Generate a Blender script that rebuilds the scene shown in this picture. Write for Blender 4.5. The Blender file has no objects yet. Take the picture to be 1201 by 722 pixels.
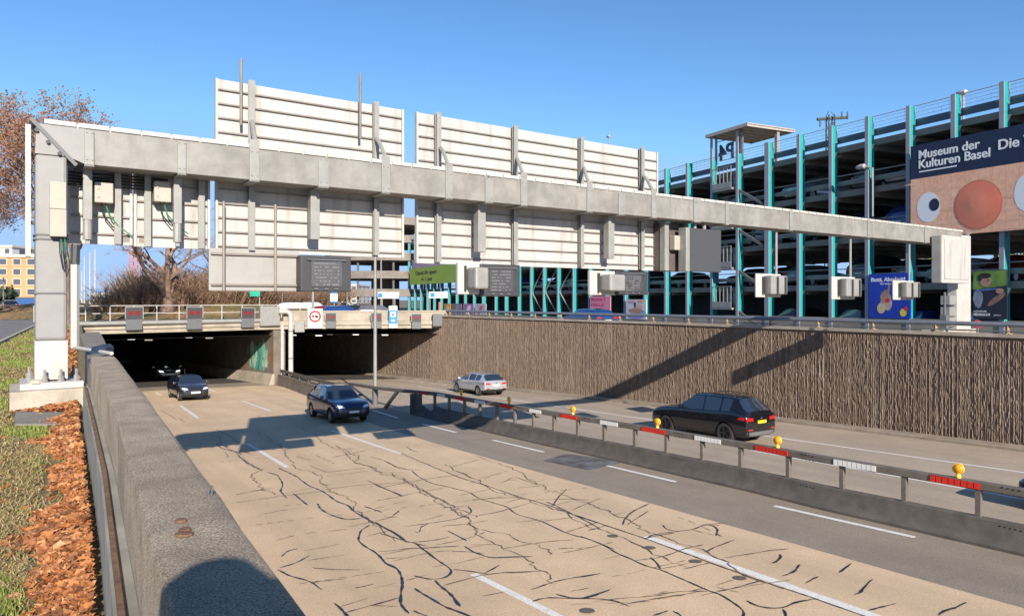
import bpy, bmesh, math, random
from mathutils import Vector, Matrix
from mathutils.bvhtree import BVHTree
rnd = random.Random(7)
SC = bpy.context.scene
COL = SC.collection
E = 1.65            # eye height above the grass
F = 834.0           # focal length in photo pixels (1201 wide)
CX, HY = 600.5, 350.0
rad = math.radians

# ------------------------------------------------------------------ frames
class Frame:
    def __init__(s, ox, oy, ang):
        s.o = Vector((ox, oy, 0)); s.ang = ang
        s.a = Vector((math.cos(ang), math.sin(ang), 0)); s.n = Vector((-math.sin(ang), math.cos(ang), 0))
    def w(s, p): return s.o + s.a*p[0] + s.n*p[1] + Vector((0, 0, p[2]))
    def depth(s, px, off=0):
        m = (px-CX)/F
        return (off + s.o.x*s.n.x + s.o.y*s.n.y)/(m*s.n.x + s.n.y)
    def t(s, px, off=0):
        m = (px-CX)/F; Y = s.depth(px, off)
        return (m*Y-s.o.x)*s.a.x + (Y-s.o.y)*s.a.y
    def z(s, px, py, off=0): return E + (HY-py)/F*s.depth(px, off)
W = Frame(0, 0, 0)
GA = math.atan2(.574, .819)
G = Frame(-7.1, 11.0, GA)                       # gantry line, across the road
PG = Frame(20.0, 44.0, math.atan2(-.898, .439))  # garage front line
U = Vector((-.574, .819, 0)); T = Vector((.819, .574, 0))

def P(px, py, Y): return Vector(((px-CX)*Y/F, Y, E+(HY-py)*Y/F))
def road_z(x, y):
    return E-(4.44+.03*(-.574*x+.819*y)+.02*(.819*x+.574*y))
def R(px, py, lift=0.0):
    m = (px-CX)/F; n = (py-HY)/F
    Y = 4.44/(n-.03*(.819-.574*m)-.02*(.819*m+.574))
    return Vector((m*Y, Y, road_z(m*Y, Y)+lift))
def GR(px, py, z=0.0):
    Y = (E-z)*F/(py-HY)
    return Vector(((px-CX)*Y/F, Y, z))

# ------------------------------------------------------------------ materials
MATS = {}
def nd(nt, t, **kw):
    n = nt.nodes.new(t)
    for k, v in kw.items():
        if k in n.inputs: n.inputs[k].default_value = v
        else: setattr(n, k, v)
    return n
def mat(name, col, rough=.6, metal=0.0, var=0.0, scale=3.0, bump=0.0, bscale=40.0, col2=None, stretch=(1, 1, 1),
        coat=0.0, spec=.5, speckle=0.0, spscale=120., stain=0.0, stcol=(.1, .08, .06), stscale=.7, ststretch=(1, 1, 1), emit=None, estr=0, alpha=None, island=None, track=0.0):
    if name in MATS: return MATS[name]
    m = bpy.data.materials.new(name); m.use_nodes = True; nt = m.node_tree
    b = nt.nodes['Principled BSDF']; L = nt.links.new
    b.inputs['Base Color'].default_value = (*col, 1); b.inputs['Roughness'].default_value = rough
    b.inputs['Metallic'].default_value = metal; b.inputs['Specular IOR Level'].default_value = spec
    b.inputs['Coat Weight'].default_value = coat; b.inputs['Coat Roughness'].default_value = .04
    tc = nd(nt, 'ShaderNodeTexCoord')
    def coord(st):
        mp = nd(nt, 'ShaderNodeMapping'); mp.inputs['Scale'].default_value = st
        L(tc.outputs['Object'], mp.inputs['Vector']); return mp.outputs['Vector']
    cur = None
    def mix(fac, a, c2, mode='MIX'):
        x = nd(nt, 'ShaderNodeMix', data_type='RGBA', blend_type=mode)
        if isinstance(fac, float): x.inputs[0].default_value = fac
        else: L(fac, x.inputs[0])
        if a is None: x.inputs[6].default_value = (*col, 1)
        else: L(a, x.inputs[6])
        if isinstance(c2, tuple): x.inputs[7].default_value = (*c2, 1)
        else: L(c2, x.inputs[7])
        return x.outputs[2]
    def ramp(v, lo, hi):
        r = nd(nt, 'ShaderNodeMapRange'); r.inputs[1].default_value = lo; r.inputs[2].default_value = hi
        L(v, r.inputs[0]); return r.outputs[0]
    if col2 is not None or var:
        c2 = col2 if col2 is not None else tuple(max(0, c*(1-var)) for c in col)
        n = nd(nt, 'ShaderNodeTexNoise', Scale=scale, Detail=7.0, Roughness=.65); L(coord(stretch), n.inputs['Vector'])
        cur = mix(ramp(n.outputs['Fac'], .36, .64), cur, c2)
    if stain:
        n = nd(nt, 'ShaderNodeTexNoise', Scale=stscale, Detail=5.0, Roughness=.6); L(coord(ststretch), n.inputs['Vector'])
        r = ramp(n.outputs['Fac'], .52, .72)
        mu = nd(nt, 'ShaderNodeMath', operation='MULTIPLY'); L(r, mu.inputs[0]); mu.inputs[1].default_value = stain
        cur = mix(mu.outputs[0], cur, stcol)
    if track:       # wheel paths running along the carriageway
        vr = nd(nt, 'ShaderNodeVectorRotate', rotation_type='Z_AXIS'); vr.inputs['Angle'].default_value = rad(-125); L(tc.outputs['Object'], vr.inputs['Vector'])
        mp = nd(nt, 'ShaderNodeMapping'); mp.inputs['Scale'].default_value = (.035, .75, 1); L(vr.outputs[0], mp.inputs['Vector'])
        n = nd(nt, 'ShaderNodeTexNoise', Scale=1.0, Detail=4.0, Roughness=.6); L(mp.outputs[0], n.inputs['Vector'])
        mu = nd(nt, 'ShaderNodeMath', operation='MULTIPLY'); L(ramp(n.outputs['Fac'], .46, .66), mu.inputs[0]); mu.inputs[1].default_value = track
        cur = mix(mu.outputs[0], cur, tuple(c*.62 for c in col))
    if speckle:
        n = nd(nt, 'ShaderNodeTexNoise', Scale=spscale, Detail=2.0, Roughness=.8); L(coord((1, 1, 1)), n.inputs['Vector'])
        r = ramp(n.outputs['Fac'], .35, .65)
        g = nd(nt, 'ShaderNodeMapRange'); L(r, g.inputs[0]); g.inputs[3].default_value = 1-speckle; g.inputs[4].default_value = 1+speckle
        cm = nd(nt, 'ShaderNodeCombineColor')
        for i in range(3): L(g.outputs[0], cm.inputs[i])
        cur = mix(1.0, cur, cm.outputs[0], 'MULTIPLY')
    if island is not None:
        g = nd(nt, 'ShaderNodeNewGeometry'); cr = nd(nt, 'ShaderNodeValToRGB'); L(g.outputs['Random Per Island'], cr.inputs[0])
        el = cr.color_ramp.elements
        while len(el) < len(island): el.new(.5)
        for i, c in enumerate(island): el[i].position = i/(len(island)-1); el[i].color = (*c, 1)
        cur = cr.outputs[0]
    if cur is not None: L(cur, b.inputs['Base Color'])
    if bump:
        n = nd(nt, 'ShaderNodeTexNoise', Scale=bscale, Detail=6.0, Roughness=.7); L(coord(stretch), n.inputs['Vector'])
        bp = nd(nt, 'ShaderNodeBump', Strength=bump, Distance=.02); L(n.outputs['Fac'], bp.inputs['Height']); L(bp.outputs[0], b.inputs['Normal'])
    if emit:
        b.inputs['Emission Color'].default_value = (*emit, 1); b.inputs['Emission Strength'].default_value = estr
    MATS[name] = m
    return m

# ------------------------------------------------------------------ mesh builder
ORG = {}
class MB:
    def __init__(s): s.v = []; s.f = []; s.m = []; s.cm = 0
    def add(s, vs, fs):
        b = len(s.v); s.v += [Vector(p) for p in vs]
        for f in fs: s.f.append([b+i for i in f]); s.m.append(s.cm)
        return s
    def box(s, x0, x1, y0, y1, z0, z1):
        vs = [(x, y, z) for z in (z0, z1) for y in (y0, y1) for x in (x0, x1)]
        return s.add(vs, [(0, 2, 3, 1), (4, 5, 7, 6), (0, 1, 5, 4), (2, 6, 7, 3), (0, 4, 6, 2), (1, 3, 7, 5)])
    def bevbox(s, x0, x1, y0, y1, z0, z1, b=.02):
        bm = bmesh.new(); bmesh.ops.create_cube(bm, size=1)
        for v in bm.verts:
            v.co = Vector(((x0+x1)/2+v.co.x*(x1-x0), (y0+y1)/2+v.co.y*(y1-y0), (z0+z1)/2+v.co.z*(z1-z0)))
        bmesh.ops.bevel(bm, geom=bm.edges[:], offset=b, segments=2, affect='EDGES', profile=.5)
        bm.verts.index_update()
        s.add([v.co.copy() for v in bm.verts], [[v.index for v in f.verts] for f in bm.faces]); bm.free(); return s
    def tube(s, pts, r, n=8, cap=True, r1=None):
        pts = [Vector(p) for p in pts]; rings = []
        N = len(pts)
        for i, p in enumerate(pts):
            d = (pts[min(i+1, N-1)]-pts[max(i-1, 0)]).normalized()
            up = Vector((0, 0, 1)) if abs(d.z) < .95 else Vector((1, 0, 0))
            a = d.cross(up).normalized(); c = d.cross(a)
            rr = r if r1 is None else r+(r1-r)*i/max(1, N-1)
            rings.append([p+a*(math.cos(k*2*math.pi/n)*rr)+c*(math.sin(k*2*math.pi/n)*rr) for k in range(n)])
        fs = []
        for i in range(N-1):
            for k in range(n):
                fs.append((i*n+k, i*n+(k+1) % n, (i+1)*n+(k+1) % n, (i+1)*n+k))
        if cap: fs.append(tuple(range(n-1, -1, -1))); fs.append(tuple((N-1)*n+k for k in range(n)))
        return s.add([v for rg in rings for v in rg], fs)
    def poly(s, pts): return s.add(pts, [tuple(range(len(pts)))])
    def prism(s, pts, d):
        d = Vector(d); n = len(pts); pts = [Vector(p) for p in pts]
        fs = [tuple(range(n-1, -1, -1)), tuple(n+i for i in range(n))]+[(i, (i+1) % n, n+(i+1) % n, n+i) for i in range(n)]
        return s.add(pts+[p+d for p in pts], fs)
    def sweep(s, path, prof, closed=True, caps=True):
        """prof: list of (lateral, z) ; path: points on ground; lateral = to the right of the travel direction"""
        N = len(path); n = len(prof); vs = []
        for i, p in enumerate(path):
            d = (path[min(i+1, N-1)]-path[max(i-1, 0)]); d.z = 0; d.normalize(); rt = Vector((d.y, -d.x, 0))
            vs += [p+rt*a+Vector((0, 0, z)) for a, z in prof]
        fs = []
        for i in range(N-1):
            for k in range(n if closed else n-1):
                fs.append((i*n+k, i*n+(k+1) % n, (i+1)*n+(k+1) % n, (i+1)*n+k))
        if caps and closed: fs += [tuple(range(n-1, -1, -1)), tuple((N-1)*n+k for k in range(n))]
        return s.add(vs, fs)
    def lathe(s, c, axis, prof, n=20):
        """prof (r, h) along axis from c"""
        c = Vector(c); ax = Vector(axis).normalized(); up = Vector((0, 0, 1)) if abs(ax.z) < .9 else Vector((1, 0, 0))
        a = ax.cross(up).normalized(); b = ax.cross(a); k = len(prof)
        vs = [c+ax*h+a*(r*math.cos(i*2*math.pi/n))+b*(r*math.sin(i*2*math.pi/n)) for i in range(n) for r, h in prof]
        fs = [(i*k+j, i*k+j+1, ((i+1) % n)*k+j+1, ((i+1) % n)*k+j) for i in range(n) for j in range(k-1)]
        return s.add(vs, fs)
    def disc(s, c, axis, r, n=20, th=.01):
        return s.lathe(c, axis, [(0, 0), (r, 0), (r, th), (0, th)], n)
    def build(s, name, m, parent=None, smooth=False, sub=False, fix=True):
        me = bpy.data.meshes.new(name)
        if parent is not None: org = ORG[parent.name]
        else:
            xs = [v.x for v in s.v]; ys = [v.y for v in s.v]; zs = [v.z for v in s.v]
            org = Vector(((min(xs)+max(xs))/2, (min(ys)+max(ys))/2, min(zs)))
        me.from_pydata([v-org for v in s.v], [], s.f)
        ms = m if isinstance(m, (list, tuple)) else [m]
        for x in ms: me.materials.append(x)
        if len(ms) > 1: me.polygons.foreach_set('material_index', s.m)
        if fix:
            bm = bmesh.new(); bm.from_mesh(me); bmesh.ops.recalc_face_normals(bm, faces=bm.faces[:]); bm.to_mesh(me); bm.free()
        if smooth:
            me.polygons.foreach_set('use_smooth', [True]*len(me.polygons))
            try: me.set_sharp_from_angle(angle=rad(40))
            except Exception: pass
        me.update()
        o = bpy.data.objects.new(name, me); COL.objects.link(o)
        if parent is not None: o.parent = parent; ORG[o.name] = org
        else: o.location = org; ORG[o.name] = org
        return o

def tag(o, label=None, cat=None, group=None, kind=None):
    if label: o['label'] = label
    if cat: o['category'] = cat
    if group: o['group'] = group
    if kind: o['kind'] = kind
    return o
def thing(fr, name, label, cat, base, group=None):
    o = bpy.data.objects.new(name, None); COL.objects.link(o)
    o.location = fr.w(base); o.rotation_euler = (0, 0, fr.ang); o.empty_display_size = .2
    ORG[o.name] = Vector(base)
    return tag(o, label, cat, group)
def single(fr, mb, name, m, label, cat, group=None, smooth=False):
    """a thing that is one mesh, built in frame coordinates"""
    o = mb.build(name, m, None, smooth)
    l = o.location.copy(); o.location = fr.w(l); o.rotation_euler = (0, 0, fr.ang)
    return tag(o, label, cat, group)
def struct(mb, name, m, smooth=False):
    o = mb.build(name, m, None, smooth); o['kind'] = 'structure'; return o
def dup(root, loc, rotz, label=None, group=None, scale=None):
    def cp(o, par):
        c = o.copy(); COL.objects.link(c); c.parent = par
        for ch in list(o.children): cp(ch, c)
        return c
    r = cp(root, None); r.location = loc; r.rotation_euler = (0, 0, rotz)
    if scale: r.scale = (scale,)*3
    if label: r['label'] = label
    if group: r['group'] = group
    return r
def text(body, size, m, parent, frame_loc, rotz=0, depth=.01, bold=.0, name='lettering', align='LEFT', flat=False, sx=1.0):
    """text standing upright; local x runs along the parent's x"""
    cu = bpy.data.curves.new(name, 'FONT'); cu.body = body; cu.size = size; cu.extrude = depth; cu.offset = bold; cu.align_x = align
    t = bpy.data.objects.new(name, cu); COL.objects.link(t)
    bpy.context.view_layer.update()
    me = bpy.data.meshes.new_from_object(t.evaluated_get(bpy.context.evaluated_depsgraph_get()))
    bpy.data.objects.remove(t)
    rot = Matrix.Rotation(rotz, 4, 'Z') @ Matrix.Rotation(rad(90), 4, 'X') @ Matrix.Diagonal((sx, 1, 1, 1))
    me.transform(rot); me.materials.clear(); me.materials.append(m)
    o = bpy.data.objects.new(name, me); COL.objects.link(o); o.parent = parent
    o.location = Vector(frame_loc)-ORG[parent.name]; ORG[o.name] = ORG[parent.name]
    return o

# ------------------------------------------------------------------ shared materials
M_CONC = mat('wall_concrete', (.30, .265, .215), .9, var=.45, scale=2.5, bump=.6, bscale=60, speckle=.35, spscale=90, stain=.5, stcol=(.13, .11, .085), stscale=1.1)
M_TOPC = mat('coarse_wall_concrete', (.50, .40, .295), .92, var=.38, scale=3.5, bump=1.0, bscale=95, speckle=.62, spscale=130, stain=.4, stcol=(.54, .46, .36), stscale=1.6)
M_PLINTH = mat('plinth_concrete', (.47, .42, .34), .88, var=.28, scale=3, bump=.35, speckle=.2, stain=.5, stcol=(.25, .2, .14), stscale=2)
M_LINT = mat('portal_concrete', (.42, .36, .28), .88, var=.3, scale=1.0, bump=.3, stain=.5, stcol=(.22, .18, .13), stscale=.6, ststretch=(1, 1, .3))
M_STEEL = mat('galvanised_beam', (.285, .27, .245), .6, var=.32, scale=2.2, bump=.1, speckle=.10, spscale=70, stain=.5, stcol=(.175, .15, .128), stscale=2.8, ststretch=(1.6, 1.6, .3))
M_POST = mat('grey_post_paint', (.275, .268, .258), .5, var=.10, scale=3, speckle=.06, stain=.25, stcol=(.20, .19, .175), stscale=2)
M_WHITE = mat('white_paint', (.49, .47, .435), .5, var=.1, scale=2, stain=.4, stcol=(.34, .29, .235), stscale=3)
M_PANEL = mat('sign_back_white', (.475, .46, .435), .45, var=.10, scale=1.5, stain=.75, stcol=(.31, .27, .225), stscale=3.2, ststretch=(1.5, 1.5, .18), speckle=.06, spscale=25)
M_RIB = mat('rib_aluminium', (.27, .235, .20), .5, metal=.2, var=.2, scale=4)
M_LGREY = mat('light_grey_metal', (.30, .295, .275), .5, metal=.1, var=.15, scale=3, stain=.4, stcol=(.19, .17, .145), stscale=4)
M_DGREY = mat('dark_grey_metal', (.05, .05, .053), .5, var=.2, scale=5)
M_MGREY = mat('mid_grey_metal', (.13, .133, .137), .5, var=.15, scale=5)
M_SCREEN = mat('led_screen', (.075, .075, .08), .35, var=.4, scale=45, bump=.5, bscale=70)
M_BLACK = mat('black_plastic', (.018, .018, .02), .5)
M_RUBBER = mat('tyre_rubber', (.022, .022, .023), .85)
M_RUST = mat('rusty_steel', (.22, .12, .065), .8, var=.5, scale=20, bump=.3)
M_RAIL = mat('weathered_rail_steel', (.17, .145, .12), .6, var=.3, scale=4, stain=.5, stcol=(.12, .1, .085), stscale=3, speckle=.1)
M_BARR = mat('dirty_barrier_steel', (.125, .107, .09), .75, var=.35, scale=2.5, stain=.5, stcol=(.09, .08, .07), stscale=1.6, speckle=.15, ststretch=(1, 1, .4))
M_PAINTW = mat('road_paint_white', (.80, .76, .70), .7, var=.12, scale=9, speckle=.3, spscale=60, stain=.4, stcol=(.45, .38, .3), stscale=6)
M_BLUEGREY = mat('blue_grey_tube', (.20, .22, .25), .4, metal=.3, var=.15, scale=3)
M_RED = mat('red_reflector', (.62, .03, .02), .3)
M_AMBER = mat('amber_lens', (.85, .36, .02), .25)
M_TEAL = mat('turquoise_paint', (.015, .31, .305), .45, var=.08, scale=2)
M_COLG = mat('column_grey', (.30, .30, .34), .5, var=.1, scale=2)
M_GCONC = mat('garage_concrete', (.25, .22, .19), .85, var=.3, scale=.6, stain=.5, stcol=(.17, .15, .13), stscale=.5)
# ================================================================== SETTING
M_GRASSG = mat('verge_ground', (.20, .15, .08), .95, col2=(.13, .125, .045), scale=1.3, bump=.5, bscale=50, speckle=.45, spscale=55, stain=.45, stcol=(.28, .21, .125), stscale=2.6)
M_ASPH = mat('asphalt', (.31, .25, .19), .85, var=.14, scale=.7, bump=.35, bscale=90, speckle=.35, spscale=50, stain=.25, stcol=(.19, .155, .125), stscale=.5, track=.4)
M_ASPHR = mat('pale_asphalt', (.44, .35, .26), .85, var=.14, scale=.5, bump=.3, bscale=90, speckle=.25, spscale=45, stain=.3, stcol=(.30, .24, .18), stscale=.35, track=.4)
M_CONCR = mat('concrete_road_slab', (.68, .495, .315), .85, col2=(.60, .435, .275), scale=.55, bump=.25, bscale=110, speckle=.22, spscale=55, stain=.28, stcol=(.45, .34, .23), stscale=.28, track=.38)
M_ASPH2 = mat('street_asphalt', (.13, .12, .11), .85, var=.2, scale=.6, speckle=.2, spscale=30)
M_CRACK = mat('bitumen_seal', (.022, .024, .032), .45, var=.3, scale=12)
M_CRACKP = mat('worn_bitumen_seal', (.16, .13, .10), .7, var=.4, scale=14)

# ---- left wall line (top edges) and right wall base line
LW_OUT = [Vector((2.9, -6.5, 0)), Vector((-.805, 1.68, 0)) , Vector((-2.69, 4.81, 0)), Vector((-5.45, 9.2, 0))]
LW_IN = [Vector((3.25, -6.3, 0)), Vector((-.49, 1.714, 0)), Vector((-2.40, 4.81, 0)), Vector((-5.17, 9.28, 0))]
LW_OUT[0] = LW_OUT[1]+(LW_OUT[1]-LW_OUT[2])*5; LW_IN[0] = LW_IN[1]+(LW_IN[1]-LW_IN[2])*5
LW_FAR_IN = Vector((-26.5, 45.6, 0)); LW_FAR_OUT = Vector((-27.5, 45.1, 0))
PA = Vector((-26.5, 45.6, 0)); PB = Vector((-17.4, 53.0, 0)); PC = Vector((-5.85, 57.0, 0))
RWB = [R(1201, 527), R(771, 475), R(515, 447.5)]
d0 = (RWB[0]-RWB[1]); RW_PATH = [RWB[0]+d0*2.6, RWB[0]+d0*.35, RWB[0], RWB[1], RWB[2]]
dt = (RWB[2]-RWB[1]).normalized(); RW_PATH.append(RWB[2]+dt*38)
for p in RW_PATH: p.z = road_z(p.x, p.y)
PC = RWB[2].copy(); PC.z = 0
TD = Vector((-.66, .751, 0))           # direction of the tubes under the bridge

# ---- ground: verge left, bridge and far land, right street
far = 900
mb = MB()
lw0 = LW_OUT[0]
mb.poly([(-far, lw0.y-40, 0), (lw0.x+.1+24, lw0.y-40, 0), (lw0.x+.1, lw0.y, 0), (LW_OUT[3].x+.08, LW_OUT[3].y, 0), (LW_FAR_OUT.x+.2, LW_FAR_OUT.y, 0), (-far, LW_FAR_OUT.y, 0)])
pbk = Vector((RWB[2].x-.8, RWB[2].y+.9, 0))
struct(mb, 'verge', M_GRASSG)
mb = MB()
A0 = LW_FAR_OUT+Vector((.2, 0, 0))
mb.poly([(-far, A0.y, 0), (A0.x, A0.y, 0), (PA.x-.1, PA.y+.25, 0), (PB.x, PB.y+.3, 0), (-.318*140, 140, 0), (-.318*far, far, 0), (-far, far, 0)])
lo_ = -.52; s1, s2, s3 = Vector((PB.x+1.5, PB.y+.8, lo_)), Vector((-.318*140+3, 140, lo_)), Vector((-.318*far+9, far, lo_))
mb.poly([(PB.x, PB.y+.3, 0), s1, s2, (-.318*140, 140, 0)]); mb.poly([(-.318*140, 140, 0), s2, s3, (-.318*far, far, 0)])
mb.poly([s1, (pbk.x, pbk.y, lo_), (pbk.x+6, 140, lo_), s2]); mb.poly([s2, (pbk.x+6, 140, lo_), (pbk.x+60, far, lo_), s3])
struct(mb, 'far_ground', mat('far_ground', (.16, .125, .07), .95, col2=(.20, .155, .10), scale=.12, speckle=.3, spscale=6))
mb = MB()
off = Vector((.75, .55, 0))
q = [p+off for p in RW_PATH[:5]]
zs = -.45
mb.poly([(q[0].x, q[0].y, zs), (far, q[0].y-60, zs), (far, far, zs), (pbk.x+62, far, zs), (pbk.x+9, 140, zs), (q[4].x+.2, q[4].y+.5, zs), (q[4].x, q[4].y, zs), (q[3].x, q[3].y, zs), (q[2].x, q[2].y, zs), (q[1].x, q[1].y, zs)])
mb.poly([(pbk.x, pbk.y, lo_), (q[4].x+.2, q[4].y+.5, zs), (pbk.x+9, 140, zs), (pbk.x+6, 140, lo_)])
mb.poly([(pbk.x+6, 140, lo_), (pbk.x+9, 140, zs), (pbk.x+62, far, zs), (pbk.x+60, far, lo_)])
struct(mb, 'upper_street', M_ASPH2)
# side road at the far left, on the verge
e0, e1 = GR(0, 404), GR(42, 383); d = (e1-e0).normalized(); nrm = Vector((-d.y, d.x, 0))
mb = MB(); a = e0-d*26; b = e1+d*95
mb.poly([a+Vector((0, 0, .004)), b+Vector((0, 0, .004)), b+nrm*13+Vector((0, 0, .004)), a+nrm*13+Vector((0, 0, .004))])
struct(mb, 'side_road', mat('side_road_asphalt', (.2, .185, .17), .85, var=.2, scale=.5, speckle=.15, spscale=25))
mb = MB(); mb.sweep([a, b], [(0, 0), (-.14, 0), (-.14, .10), (0, .10)])
struct(mb, 'side_road_kerb', M_PLINTH)

# ---- trunk road surface
def zr(v, l=0.0): return Vector((v.x, v.y, road_z(v.x, v.y)+l))
mb = MB()
near = -30
L_in = [LW_IN[0]+(LW_IN[0]-LW_IN[1]).normalized()*25, LW_IN[0], LW_IN[1], LW_IN[2], LW_IN[3], PA, PA+TD*42]
ctr = [Vector((26, -14, 0)), Vector((16, -6, 0)), Vector((8, 6, 0)), Vector((4, 14, 0)), Vector((-3, 23, 0)), Vector((-17, 52, 0)), Vector((-17, 52, 0))+TD*40]
R_b = [RW_PATH[0]+Vector((20, -22, 0)), RW_PATH[0], RW_PATH[1], RW_PATH[2], RW_PATH[3], RW_PATH[4], RW_PATH[5]]
vs = []; fs = []
for a_, c_, b_ in zip(L_in, ctr, R_b): vs += [zr(a_), zr(c_), zr(b_)]
for i in range(len(L_in)-1):
    for j in range(2): fs.append((i*3+j, i*3+j+1, (i+1)*3+j+1, (i+1)*3+j))
mb.add(vs, fs); struct(mb, 'trunk_road', M_ASPH)

# concrete slab lanes (left carriageway)
edge = [R(1640, 836), R(1201, 713), R(763, 590), R(510, 519.5), R(440, 498), R(375, 470.5), R(334, 454)]
ledge = [L_in[0], L_in[1], L_in[2], L_in[4], L_in[4].lerp(PA, .35), L_in[4].lerp(PA, .7), PA]
edge.append(edge[-1]+TD*2.6); ledge.append(PA+TD*.4)
mb = MB(); vs = []
for a_, b_ in zip(ledge, edge): vs += [zr(a_, .004), zr(b_, .004)]
mb.add(vs, [(2*i, 2*i+1, 2*i+3, 2*i+2) for i in range(len(edge)-1)])
struct(mb, 'concrete_lanes', M_CONCR)
# pale right carriageway
barr_px = [(1700, 768), (1400, 699), (1201, 652.6), (960, 597), (880, 577), (760, 549.5), (640, 522.6), (550, 502), (505, 491)]
BARR = [R(*p) for p in barr_px]
med = [b+Vector((.3, .25, 0)) for b in BARR]+[R(437, 476), R(390, 463), R(345, 450)]
med.append(med[-1]+TD*14)
rr = [RW_PATH[0], RW_PATH[1].lerp(RW_PATH[0], .5), RW_PATH[1], RW_PATH[2], RW_PATH[2].lerp(RW_PATH[3], .25), RW_PATH[2].lerp(RW_PATH[3], .5), RW_PATH[2].lerp(RW_PATH[3], .8),
      RW_PATH[3], RW_PATH[3].lerp(RW_PATH[4], .25), RW_PATH[3].lerp(RW_PATH[4], .5), RW_PATH[3].lerp(RW_PATH[4], .8), RW_PATH[4], RW_PATH[4]+dt*14]
mb = MB(); vs = []
for a_, b_ in zip(med, rr): vs += [zr(a_, .004), zr(b_, .004)]
mb.add(vs, [(2*i, 2*i+1, 2*i+3, 2*i+2) for i in range(len(med)-1)])
struct(mb, 'right_carriageway', M_ASPHR)
# kerb at the foot of the right wall
mb = MB(); mb.sweep(RW_PATH[:5]+[RW_PATH[4]+dt*20], [(.02, -.05), (-.62, -.05), (-.62, .12), (-.58, .15), (.02, .16)])
struct(mb, 'wall_kerb', mat('kerb_concrete', (.33, .27, .205), .88, var=.35, scale=1.2, speckle=.2, stain=.4, stcol=(.2, .16, .12), stscale=1))

# ---- painted markings
def ribbon(mb, pts, w, lift, jit=0, taper=False):
    vs = []; n = len(pts)
    for i, p in enumerate(pts):
        dd = pts[min(i+1, n-1)]-pts[max(i-1, 0)]; dd.z = 0; dd.normalize(); s_ = Vector((dd.y, -dd.x, 0))
        ww = w*.5*(1+jit*(rnd.random()-.5))
        if taper and i in (0, n-1): ww *= .55
        c = zr(p); vs += [c-s_*ww+Vector((0, 0, lift)), c+s_*ww+Vector((0, 0, lift))]
    mb.add(vs, [(2*i, 2*i+1, 2*i+3, 2*i+2) for i in range(n-1)])
def seg(mb, a, b, w, lift=.009, n=4):
    A, B = R(*a), R(*b); ribbon(mb, [A.lerp(B, i/n) for i in range(n+1)], w, lift, .12)
mb = MB()
for a_, b_ in [((555, 673), (760, 775)), ((290, 520), (337, 548)), ((211, 475), (232, 490)), ((183, 460), (189, 464)),
               ((390, 505), (470, 532)), ((284, 470), (318, 482)), ((437, 481), (467, 490)),
               ((240, 454.5), (252, 459))]: seg(mb, a_, b_, .15)
seg(mb, (758, 629), (1150, 766), .2)
for a_, b_ in [((495, 497), (535, 507)), ((578, 516), (638, 530)), ((712, 546), (793, 565)), ((908, 593), (1073, 630)), ((1300, 682), (1480, 722))]: seg(mb, a_, b_, .15)
for a_, b_ in zip([(490, 453), (640, 474.6), (770, 493), (915, 513.5), (1201, 554)], [(640, 474.6), (770, 493), (915, 513.5), (1201, 554), (1500, 597)]): seg(mb, a_, b_, .13, n=6)
for a_, b_ in [((880, 528), (1054, 559)), ((1054, 559), (1260, 596))]: seg(mb, a_, b_, .10)
for x in range(440, 520, 13): seg(mb, (x, 441.5+.122*(x-440)), (x+6, 442.2+.122*(x-440)), .12, n=1)
for x in range(455, 640, 16): seg(mb, (x, 459.5+.142*(x-455)), (x+7, 460.5+.142*(x-455)), .1, n=1)
struct(mb, 'lane_markings', M_PAINTW)

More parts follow.
